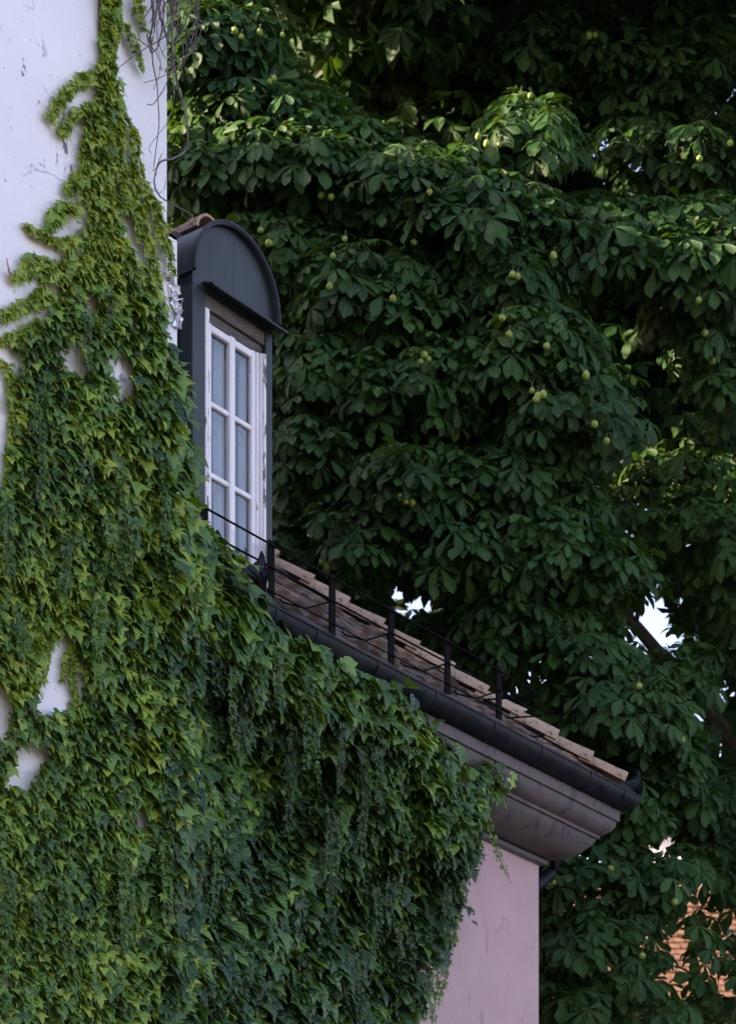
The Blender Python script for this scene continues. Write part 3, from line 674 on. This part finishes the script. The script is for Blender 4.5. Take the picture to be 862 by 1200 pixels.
def sizef(px, py):
    return np.interp(px, [0,90,150,220,330,520,600],[.064,.070,.090,.122,.130,.10,.07])*np.interp(py,[0,250,450,700,1200],[.72,.82,1.12,1.22,1.12])
# patchiness of hue
def hue(px, py): return np.array([noise.noise(Vector((x*.012,y*.012,7.7)))*.35 for x,y in zip(px,py)])
for layer,(dn, ds, sz) in enumerate([(15000,-.10,.85),(15000,-.04,.95),(15000,.02,1.0)]):
    px,py = sample(WHITE, HOLES, dn, (-40,262), (-20,1230)); s = ivy_s(px,py)*0 + np.where(px<205, SW+.05, SW+.0)
    s = ivy_s(px,py) + ds*.5; s = np.where(px<200, np.maximum(s, SW+.015), s)
    keep = rs.uniform(size=len(px)) < np.interp(sizef(px,py),[.05,.08,.13],[.9,.62,.30])
    px,py,s = px[keep],py[keep],s[keep]; n = len(px)
    acc.append(ivy_leaves(px,py,s, sizef(px,py)*sz*rs.uniform(.6,1.25,n), .47+np.interp(px,[0,160,230],[.24,.19,.09])+hue(px,py)+rs.normal(0,.25,n)+np.interp(px,[0,150,235,300],[0,0,.22,.1])+np.interp(py,[0,300,500],[.25,.15,0])))  # lighter tone at left and top: gradient of light painted into leaf colour
    px,py = sample(PINK, PH, dn, (190,610), (600,1230), 6.0); s = ivy_s(px,py) + ds*1.6
    keep = rs.uniform(size=len(px)) < np.interp(px,[200,450,560],[.42,.5,.7])
    px,py,s = px[keep],py[keep],s[keep]; n = len(px)
    acc.append(ivy_leaves(px,py,s, sizef(px,py)*sz*rs.uniform(.6,1.25,n), .30+hue(px,py)+rs.normal(0,.25,n)+np.where(py-(.53*(px-290)+705)<75, .18, 0)))  # darker base tone than at left: weaker light painted into leaf colour
# deep layers against the pink wall so that none of it shows through
px,py = sample(PINK, PH, 9000, (190,600), (600,1230)); k = rs.uniform(size=len(px))<.7; px,py = px[k],py[k]
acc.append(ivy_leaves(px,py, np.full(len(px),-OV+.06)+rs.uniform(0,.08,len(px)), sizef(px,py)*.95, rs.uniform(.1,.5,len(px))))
# strands: chains of small leaves
stems = MB()
def strand(pts, size, s0, rndv, dens=1.0, taper=.5, tipz=None, stem=True):
    P_ = []; L = 0
    for i in range(len(pts)-1):
        x0,y0 = pts[i]; x1,y1 = pts[i+1]; d = math.hypot(x1-x0,y1-y0); m = max(1,int(d/ (3.0/dens)))
        for k in range(m): u = k/m; P_.append((x0+(x1-x0)*u, y0+(y1-y0)*u, (x1-x0)/d, (y1-y0)/d))
    n = len(P_)
    if n < 3: return
    a = np.array(P_); u = np.arange(n)/n; rep = 2
    px = np.repeat(a[:,0],rep); py = np.repeat(a[:,1],rep); tx = np.repeat(a[:,2],rep); ty = np.repeat(a[:,3],rep); uu = np.repeat(u,rep)
    side = np.tile([1,-1],n); szv = size*(1-taper*uu)*rs.uniform(.7,1.25,n*rep)
    k = 170.0
    px = px + side*ty*szv*k*.25 + rs.normal(0,.7,n*rep); py = py - side*tx*szv*k*.25 + rs.normal(0,.7,n*rep)
    pos = on_plane_np(px,py,np.full(n*rep,s0)+rs.uniform(0,.03,n*rep))
    D_ = np.array([dx,dy,0]); N_ = np.array([nx,ny,0]); Z_ = np.array([0,0,1.0])
    tip = D_[None]*(tx*.3*1.6+side*ty*.8)[:,None] + Z_[None]*(-ty*.35 - side*tx*.5 - .75)[:,None] + N_[None]*.35 + rs.normal(0,.25,(n*rep,3))
    nor = N_[None] + Z_[None]*.45 + rs.normal(0,.35,(n*rep,3))
    acc.append((pos, frames(tip,nor), szv, np.clip(rndv+rs.normal(0,.12,n*rep),0,1)))
    if stem: 
        c = on_plane_np(a[:,0],a[:,1],np.full(n,s0)); stems.tube([Vector(p) for p in c[::2]], .004, 4)
sw_ = SW+.016
SH = [ # shoots over white wall: (points root -> tip, leaf size)
 ([(120,82),(100,92),(80,105),(66,122),(57,141)],.075), ([(112,128),(95,128),(82,138),(71,160)],.075), ([(96,205),(86,212),(77,226)],.07),
 ([(128,-10),(126,30),(124,70),(122,120),(125,170)],.085), ([(133,-10),(134,30),(128,60),(130,110)],.07), ([(132,24),(148,32),(158,50),(166,83)],.05),
 ([(160,-5),(164,18),(170,38)],.055), ([(122,150),(122,190),(124,240),(120,300)],.085), ([(130,100),(136,150),(140,200),(150,250)],.08),
 ([(138,130),(155,150),(160,185),(166,215),(176,235),(190,262),(200,300),(202,325)],.06), ([(150,190),(158,215),(160,255),(166,285)],.06), ([(168,220),(182,240),(188,275),(197,300)],.065),
 ([(160,240),(168,270),(178,300),(186,340)],.07), ([(92,245),(75,240),(64,255),(52,272)],.085),([(95,280),(70,285),(52,278),(38,268),(30,263)],.075), ([(90,300),(68,312),(40,300),(26,306)],.08),
 ([(70,325),(50,310),(30,318),(14,327)],.085), ([(60,340),(40,352),(20,362),(-6,374)],.085), ([(50,380),(25,392),(0,400)],.08), ([(105,300),(85,312),(62,318),(50,330)],.08),
 ([(100,170),(98,200),(96,240)],.06), ([(104,150),(104,200),(108,250),(105,300)],.06), ([(0,590),(14,640),(10,700)],.06), ([(14,560),(18,480),(10,430),(0,420)],.06),
 ([(45,740),(40,790),(30,830),(18,850)],.06), ([(98,740),(84,790),(92,830)],.05), ([(60,700),(56,760),(48,800)],.06), ([(15,780),(20,830),(10,870)],.05), ([(90,740),(78,770),(72,800)],.04)]
for pts,szv in SH: strand(pts, szv*.9, sw_, .93, dens=1.7, taper=.35)
for k in range(26):     # hanging chains on the white wall side
    x0 = rs.uniform(0,200); y0 = rs.uniform(330,1050); L = rs.uniform(40,130)
    if not inpoly(np.array([x0]),np.array([y0]),WHITE)[0] : continue
    if any(inpoly(np.array([x0,x0+6,x0-6,x0,x0+6,x0-6]),np.array([y0,y0+L*.25,y0+L*.5,y0+L*.75,y0+L,y0+L*.5]),h).any() for h in HOLES): continue
    strand([(x0,y0),(x0+rs.uniform(-4,4),y0+L*.5),(x0+rs.uniform(-7,7),y0+L)], rs.uniform(.036,.055), SW+.10+rs.uniform(0,.07), rs.uniform(.35,.65), dens=1.0, taper=.3)
for k in range(58):     # hanging chains on the pink wall side
    x0 = rs.uniform(230,540); y0 = .53*(x0-290)+705+rs.uniform(30,420)
    if y0 > 1180 or not inpoly(np.array([x0]),np.array([y0]),PINK)[0] : continue
    L = rs.uniform(35,110); s_ = float(ivy_s(np.array([x0]),np.array([y0]))[0])+.06+rs.uniform(0,.06)
    strand([(x0,y0),(x0+rs.uniform(-4,4),y0+L*.5),(x0+rs.uniform(-6,6),y0+L)], rs.uniform(.034,.055), s_, rs.uniform(.1,.5), dens=1.0, taper=.35)
for pts in ([(560,930),(575,970),(582,1000),(592,1022),(600,1035)],[(548,990),(550,1020),(556,1030)],[(528,1090),(522,1130),(521,1160)],[(500,1160),(492,1180),(500,1200)],[(535,1020),(540,1050),(535,1062)],
            [(495,820),(500,850),(505,880),(500,920)],[(488,805),(498,815),(505,840)],[(545,890),(575,897),(598,925)],[(520,880),(560,905),(590,915)],[(556,940),(560,960),(564,975)],[(516,1150),(508,1180),(505,1215)],[(530,1060),(534,1085),(530,1110)],[(525,960),(545,965),(560,955)],
            [(505,1140),(498,1165),(490,1195)],[(520,1110),(512,1140),(516,1160)],[(540,905),(566,912),(588,930)]):
    strand(pts, .055, -.36, .72, dens=.9, taper=.6)
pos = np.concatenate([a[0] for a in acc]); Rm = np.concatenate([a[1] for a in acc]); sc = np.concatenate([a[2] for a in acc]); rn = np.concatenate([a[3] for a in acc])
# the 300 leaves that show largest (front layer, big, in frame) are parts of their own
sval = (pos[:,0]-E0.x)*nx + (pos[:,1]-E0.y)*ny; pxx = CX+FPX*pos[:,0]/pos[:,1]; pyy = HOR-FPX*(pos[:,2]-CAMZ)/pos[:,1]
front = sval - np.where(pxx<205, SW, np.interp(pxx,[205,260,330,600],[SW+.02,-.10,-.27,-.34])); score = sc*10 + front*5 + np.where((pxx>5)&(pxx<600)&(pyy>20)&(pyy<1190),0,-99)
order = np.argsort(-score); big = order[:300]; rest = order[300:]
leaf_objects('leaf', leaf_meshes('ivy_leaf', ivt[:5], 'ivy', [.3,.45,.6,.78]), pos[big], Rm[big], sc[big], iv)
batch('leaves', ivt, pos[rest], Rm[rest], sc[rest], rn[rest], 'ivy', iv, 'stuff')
for k in range(26):
    x0 = rs.uniform(20,190); y1 = rs.uniform(120,700); x1 = min(182, x0+rs.uniform(-40,60))
    XY = [(x0+(x1-x0)*u+4*math.sin(u*9+k), 1240+(y1-1240)*u) for u in [i/24 for i in range(25)]]
    while XY and not inpoly(np.array([XY[-1][0]]),np.array([XY[-1][1]-12]),WHITE)[0]: XY.pop()
    if len(XY) > 4 and not any(inpoly(np.array([q[0] for q in XY]),np.array([q[1] for q in XY]),h).any() for h in HOLES): stems.tube([F(*(lambda q:(q[0],SW+.015,q[1]))(on_plane(x,y,SW+.015))) for x,y in XY], [.016*(1-.7*i/25) for i in range(len(XY))], 5)
for x0,x1,y1 in ((124,127,-20),(121,128,40),(123,118,-20)):
    P_ = [F(*(lambda q:(q[0],SW+.012,q[1]))(on_plane(x0+(x1-x0)*u+2*math.sin(u*13+x1), 700+(y1-700)*u, SW+.012))) for u in [i/14 for i in range(15)]]
    stems.tube(P_, .01, 5)
for k in range(30):
    x0 = rs.uniform(230,470); x1 = x0+rs.uniform(-40,90); y1 = .53*(x1-290)+705+60
    P_ = [F(*(lambda q:(q[0],-OV+.05,q[1]))(on_plane(x0+(x1-x0)*u+4*math.sin(u*9+k), 1240+(y1-1240)*u, -OV+.05))) for u in [i/12 for i in range(13)]]
    stems.tube(P_, [.016*(1-.6*i/13) for i in range(13)], 5)
stems.build('stems','stem',iv,True)['kind'] = 'stuff'
# dry brown shoot tips
for pts in ([(44,280),(36,270),(30,262)],[(14,326),(10,314),(8,303)]):
    vine(pts, .008, 'tip', 'shoot_tip', iv, s=SW+.04)
# ------------------------------------------------------------------ horse chestnut
TR = Vector((4.6, 29.5, 0))
tree = thing('horse_chestnut_tree', TR, 'huge dark green horse chestnut with hand-shaped leaves and round green fruits behind the dormer', 'tree')
ct_hi = [leaf_template_chestnut(i, 1) for i in range(10)]; ct_lo = [leaf_template_chestnut(i+50, 0) for i in range(6)]
# boughs: pixel centre, depth, radii in px, clusters
BO = [(255,50,23.5,75,85,62),(300,120,23.4,80,50,40),(240,190,23.4,60,60,34),(350,180,23.2,110,55,56),(470,215,23.0,110,48,56),(330,290,23.3,90,70,46),(450,330,22.9,120,75,66),(560,255,22.9,110,50,50),
      (615,160,23.6,60,45,22),(690,60,25.2,110,60,40),(790,60,25.3,90,70,34),(790,170,24.8,90,45,34),(330,-130,24.3,150,90,34),(520,-180,24.6,150,90,34),(740,-140,25.2,150,80,30),(580,45,25.6,60,40,10),(700,275,23.4,120,42,52),(820,285,23.4,80,55,40),(590,330,22.9,70,60,34),(610,410,22.7,90,60,46),(670,480,22.6,75,45,34),  # boughs with centres above the view are added to shade those at right
      (480,440,22.8,100,60,46),(380,420,23.0,70,60,34),(370,520,23.1,70,55,30),(480,560,22.7,95,60,46),(600,560,22.8,90,50,38),(640,630,22.8,62,52,27),(540,640,22.8,100,42,34),(410,620,22.9,70,45,26),
      (825,365,24.0,60,55,26),(848,460,24.2,30,40,8),(800,565,24.6,60,40,14),(838,620,24.4,50,50,18),(735,610,24.8,45,35,7),(700,665,23.3,60,40,18),(600,715,23.2,80,40,24),(560,760,23.4,70,35,18),
      (680,760,23.2,60,45,20),(720,830,22.9,75,55,32),(790,790,24.3,50,50,14),(785,890,23.8,42,55,19),(690,900,24.0,70,50,18),(740,940,23.3,90,45,28),(840,950,24.4,45,50,12),(680,1020,23.2,70,50,30),(780,1030,23.6,60,45,16),
      (700,1110,23.1,80,55,34),(790,1120,23.6,50,45,10),(660,1180,23.2,60,50,20),(760,1190,23.7,60,35,10),(860,1060,24.4,40,60,8),(860,690,25.2,30,40,4),(340,640,23.6,60,40,14),(840,1150,24.3,40,45,6)]
cl = []      # cluster centres + outward direction
for (bx,by,D,rx,ry,nc) in BO:
    for k in range(int(nc*1.55)):
        th = rs.uniform(0,2*math.pi); rr = math.sqrt(rs.uniform(0,1)); u = rr*math.cos(th); v = rr*math.sin(th)
        bulge = math.sqrt(max(0,1-rr*rr)); px = bx+u*rx*1.0; py = by+v*ry*1.0 + .22*(px-bx)*0
        dep = D + .9 - .9*bulge + rs.uniform(0,.8)
        cl.append((px,py,dep,u,v,bulge))
lp=[]; lR_t=[]; lR_n=[]; lsz=[]; lrn=[]; twigs = MB(); cpos = []
for (px,py,dep,u,v,bulge) in cl:
    c = at(px,py,dep); out = Vector((u*.7, -.75-bulge*.3, -v*.5+.25)).normalized(); cpos.append(c)
    m = rs.randint(4,7); a0 = rs.uniform(0,6.28); s0 = rs.uniform(.82,1.15)
    e1 = out.cross(ZV).normalized(); e2 = e1.cross(out)
    hv = .40+.30*noise.noise(c*.7) + rs.normal(0,.06)
    for k in range(m):
        a_ = a0+k*6.283/m+rs.normal(0,.25); rad = e1*math.cos(a_)+e2*math.sin(a_)
        d = (rad*1.0 + out*rs.uniform(.1,.6) - ZV*.15).normalized()
        L = rs.uniform(.07,.19); p = c + d*L
        tip = d*1.0 - ZV*rs.uniform(.5,1.3) + out*.2
        nor = out*.7 + ZV*rs.uniform(.45,1.15) + rad*.25 + Vector(rs.normal(0,.32,3))
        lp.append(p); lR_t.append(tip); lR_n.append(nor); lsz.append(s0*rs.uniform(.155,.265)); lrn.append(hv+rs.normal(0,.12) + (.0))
    if rs.uniform() < .5: twigs.tube([c+Vector((0,.5,.12)), c+Vector((0,.2,.06)), c], [.012,.009,.006], 4)
lp = np.array(lp); Rm = frames(np.array(lR_t), np.array(lR_n)); lsz = np.array(lsz); lrn = np.array(lrn)
lx = CX+FPX*lp[:,0]/lp[:,1]; ly = HOR-FPX*(lp[:,2]-CAMZ)/lp[:,1]
GAPS = [(774,738,17),(742,722,4),(735,745,6),(752,762,5),(625,781,5),(612,800,5),(452,690,2.5),(487,698,3.5),(505,704,3),(470,685,2.5),(742,722,5),(845,808,6),(825,812,6),(786,748,8),(712,610,4),(697,630,4),(760,690,6),(780,700,5),
        (700,662,5),(630,783,6),(553,600,4),(550,606,4),(570,587,3),(656,458,3),(450,297,5),(448,302,4),(690,425,3),(640,440,3),(655,700,5),(702,760,5),(660,850,5),(735,580,4),(750,585,4),(815,835,4),(478,842,0),(485,850,0),(375,523,4),(330,533,3),(362,620,3),(747,185,5),(742,188,4),(700,95,3),(815,1048,12),(838,1062,7),(775,1098,8),(800,1130,14),(840,1142,13),(795,1158,7),(690,1003,6),(662,1052,5),(758,1135,5),(768,985,5),(850,1110,5),(725,1040,3),(705,1095,4),(800,1085,8),(715,1130,6),(783,985,5),(800,1010,4)]+[(rs.uniform(330,862),rs.uniform(150,900),2.2) for _ in range(34)]
ok = np.ones(len(lp), bool)
for gx,gy,gr in GAPS:
    if gr: ok &= (lx-gx)**2+((ly-gy))**2 > (gr*.9+5)**2
ok &= ~((lx>685)&(ly>1030)&(ly<1165)&(rs.uniform(size=len(lp))<.22))
lp,Rm,lsz,lrn,lx,ly = lp[ok],Rm[ok],lsz[ok],lrn[ok],lx[ok],ly[ok]
# keep foliage clear of the dormer and roof
score = lsz/lp[:,1]*100 - lp[:,1]*.25 + np.where((lx>330)&(lx<855)&(ly>10)&(ly<1190)&((ly<.53*(lx-290)+600)|(lx>640)),0,-99)
order = np.argsort(-score); big, rest = order[:300], order[300:]
leaf_objects('leaf', leaf_meshes('chestnut_leaf', ct_hi[:6], 'chestnut', [.2,.38,.55]), lp[big], Rm[big], lsz[big], tree)
batch('crown', ct_hi, lp[rest], Rm[rest], lsz[rest], lrn[rest], 'chestnut', tree, 'stuff')
# inner crown: simple leaves, deep, plus unseen outer foliage added to block sun
def inner(n, xr, yr, dr, holes=True):
    px = rs.uniform(*xr,n); py = rs.uniform(*yr,n); D = rs.uniform(*dr,n)
    k = np.ones(n,bool)
    if holes:
        for gx,gy,gr in GAPS:
            if gr: k &= (px-gx)**2+(py-gy)**2 > (gr*.9+12)**2
        # the lower right opens on to the sunlit roof beyond
        low = (py > 985) & (px > 640)
        k &= ~(low & (rs.uniform(size=n) < .88))
        mid = (py>640)&(py<=985)&(px>600); k &= ~(mid & (rs.uniform(size=n) < .12))
    px,py,D = px[k],py[k],D[k]; n = len(px)
    zz = CAMZ+(HOR-py)/FPX*D; k2 = ~((zz > 14.9) & (px < 225) & (D < 25.8)); px,py,D = px[k2],py[k2],D[k2]; n = len(px)
    p = np.stack([(px-CX)/FPX*D, D, CAMZ+(HOR-py)/FPX*D],-1)
    nor = np.array([[0,-.7,.7]])+rs.normal(0,.4,(n,3)); tip = np.array([[0,-.4,-1]])+rs.normal(0,.5,(n,3))
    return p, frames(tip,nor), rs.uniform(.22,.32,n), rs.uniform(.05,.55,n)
parts_ = [inner(2500,(380,640),(120,420),(26,33)), inner(1800,(620,840),(250,570),(26.8,33)), inner(1500,(390,600),(-60,150),(27.5,34)), inner(6000,(-450,190),(-150,1100),(24.5,33),False), inner(3500,(300,560),(-350,60),(25.2,32),False), inner(5500,(170,900),(-60,1230),(26.0,30)), inner(11500,(150,930),(-150,1230),(29.5,37)), inner(7500,(260,1200),(-650,-30),(23.6,33),False), inner(4500,(900,1350),(-300,1300),(24,32),False)]  # groups out of view at left, above and right are added to block light
batch('inner_and_shading_crown', ct_lo, *[np.concatenate([q[i] for q in parts_]) for i in range(4)], 'chestnut', tree, 'stuff')
b = MB(); b.tube([TR, TR+Vector((.1,0,3)), TR+Vector((-.1,-.2,7)), TR+Vector((.2,-.3,11)), TR+Vector((0,-.3,15)), TR+Vector((.2,0,19))], [.62,.5,.43,.36,.25,.12], 12); b.build('trunk','bark',tree,True)
for i,(bx,by,D,rx,ry,nc) in enumerate(BO[26:27]):
    if by < 110 or by > 1000: continue
    c = at(bx,by,D+1.5); z0 = max(5.0, c.z-rs.uniform(1.2,3)); s_ = Vector((TR.x, TR.y-.25, min(z0,17)))
    P_ = [s_, s_.lerp(c,.35)+Vector((rs.normal(0,.15),0,.35)), s_.lerp(c,.7)+Vector((rs.normal(0,.2),.2,.35)), c]
    b = MB(); b.tube(P_, [.16,.10,.06,.03], 7); b.build('limb','bark',tree,True)
    for k in range(4):
        q = c + Vector((rs.normal(0,.5),rs.uniform(-.3,.2),rs.normal(0,.3))); twigs.tube([P_[2], P_[2].lerp(q,.5)+Vector((0,0,.1)), q],[.03,.02,.01],5)
b = MB(); b.tube([at(812,70,26.3),at(806,85,26.2),at(812,105,26.1),at(820,120,26.1),at(830,140,26.3),at(826,175,26.5)],[.025,.035,.028,.035,.022,.018],7); b.build('limb','bark',tree,True)
twigs.build('twigs','twig',tree,True)['kind'] = 'stuff'
# fruits
FR = [(275,36),(283,43),(304,38),(331,41),(321,92),(316,96),(376,229),(388,231),(404,280),(485,284),(386,336),(503,225),(497,416),(493,424),(502,421),(623,458),(630,464),(636,462),(628,468),(570,168),(584,170),(610,110),(621,112),(690,42),(697,41),(640,406),(588,373),(600,322),(606,324),(818,352),(825,390),(834,423),
      (799,182),(819,186),(855,168),(710,517),(696,497),(469,582),(475,588),(482,589),(378,658),(383,664),(748,804),(798,867),(794,885),(715,1018),(790,1057),(752,1120),(640,1035),(648,1034),(648,300),(460,350),(801,184),(686,440),(390,300),(596,392),(560,160),(645,206),(315,285),(306,270)]
fm = []
import bmesh
for k in range(3):
    bm = bmesh.new(); bmesh.ops.create_icosphere(bm, subdivisions=3, radius=1.0)
    for i,v in enumerate(bm.verts):
        if i % 5 == 0: v.co *= 1.17
        v.co.z *= 1.06+.05*k
    me = bpy.data.meshes.new('fruit'); bm.to_mesh(me); bm.free(); me.shade_smooth(); me.materials.append(M['fruit']); fm.append(me)
for i,(x,y) in enumerate(FR):
    near = (abs(lx-x)<16)&(abs(ly-y)<16); D = (lp[near,1].min()-.12) if near.any() else 23.2
    p = at(x,y,D); r_ = random.uniform(.021,.032)
    o = inst('fruit', fm[i%3], tree, Matrix.Translation(p) @ Matrix.Rotation(random.uniform(0,6),4,'X') @ Matrix.Rotation(random.uniform(0,6),4,'Z') @ Matrix.Diagonal((r_,r_,r_,1)))
    b = MB(); b.tube([p+Vector((0,0,r_*.8)), p+Vector((.01,.04,.10)), p+Vector((random.uniform(-.04,.04),.15,.16))], .004, 4); b.build('stalk','twig',tree)
# ------------------------------------------------------------------ far house with a sunlit clay roof
YH = 44.0
p0 = at(560,1172,YH); p1 = at(1250,1150,YH)
fh = thing('far_house', (6,YH+3,0), 'house with a sunlit orange clay tile roof glimpsed through the leaves at lower right', 'house')
x0, x1 = -1.0, 16.0; ze = at(0,1168,YH).z; 
b = MB()
for (a0,a1,b0,b1,c0,c1) in ((x0+.3,x1-.3,YH+.5,YH+7,0,ze-.05),):
    b.hexa([(a0,b0,c0),(a1,b0,c0),(a1,b1,c0),(a0,b1,c0),(a0,b0,c1),(a1,b0,c1),(a1,b1,c1),(a0,b1,c1)])
b.build('wall','farwall',fh)
slope = .75; ru = 4.4
b = MB(); P = [Vector((x0,YH-.1,ze-.08)),Vector((x1,YH-.1,ze-.08)),Vector((x1,YH+ru,ze+ru*slope-.08)),Vector((x0,YH+ru,ze+ru*slope-.08)),Vector((x1,YH+2*ru,ze-.1)),Vector((x0,YH+2*ru,ze-.1))]
b.add(P,[(0,1,2,3),(3,2,4,5),(0,3,5),(1,4,2)]); b.build('roof','fartile',fh)
b = MB()
for r_ in range(19):
    yy = r_*.23
    for c_ in range(int((x1-x0)/.2)):
        xx = x0+c_*.2+(.1 if r_%2 else 0); j = rs.uniform(-.012,.02); y0_ = YH+yy-.05+rs.uniform(-.012,.012); z0_ = ze+(yy-.05)*slope-.02+j
        b.add([(xx,y0_,z0_+.03),(xx+.185,y0_,z0_+.03),(xx+.185,y0_+.27,z0_+.19),(xx,y0_+.27,z0_+.19),(xx,y0_+.02,z0_-.06),(xx+.185,y0_+.02,z0_-.06)],[(0,1,2,3),(4,5,1,0)])
b.build('clay_tiles','fartile',fh)['kind'] = 'stuff'
# a pale gable behind
gx = at(768,985,52)
gh = thing('pale_house', (gx.x+1,53,0), 'pale grey-white house wall far behind the chestnut leaves at right', 'house')
b = MB(); b.hexa([(gx.x-.6,52,0),(gx.x+1.5,52,0),(gx.x+1.5,56,0),(gx.x-.6,56,0),(gx.x-.6,52,gx.z+.2),(gx.x+1.5,52,gx.z+.2),(gx.x+1.5,56,gx.z+.2),(gx.x-.6,56,gx.z+.2)]); b.build('wall','white',gh)
b = MB(); b.add([(gx.x-.8,51.8,gx.z+.2),(gx.x+1.7,51.8,gx.z+.2),(gx.x+.45,51.8,gx.z+1.2),(gx.x-.8,56.2,gx.z+.2),(gx.x+1.7,56.2,gx.z+.2),(gx.x+.45,56.2,gx.z+1.2)],[(0,1,2),(3,5,4),(0,2,5,3),(1,4,5,2),(0,3,4,1)]); b.build('roof','farwall',gh)
for o in list(bpy.data.objects):
    if '_w' in o: del o['_w']
print('tiles', cnt, 'leaves', len(lp), 'ivy', len(pos))
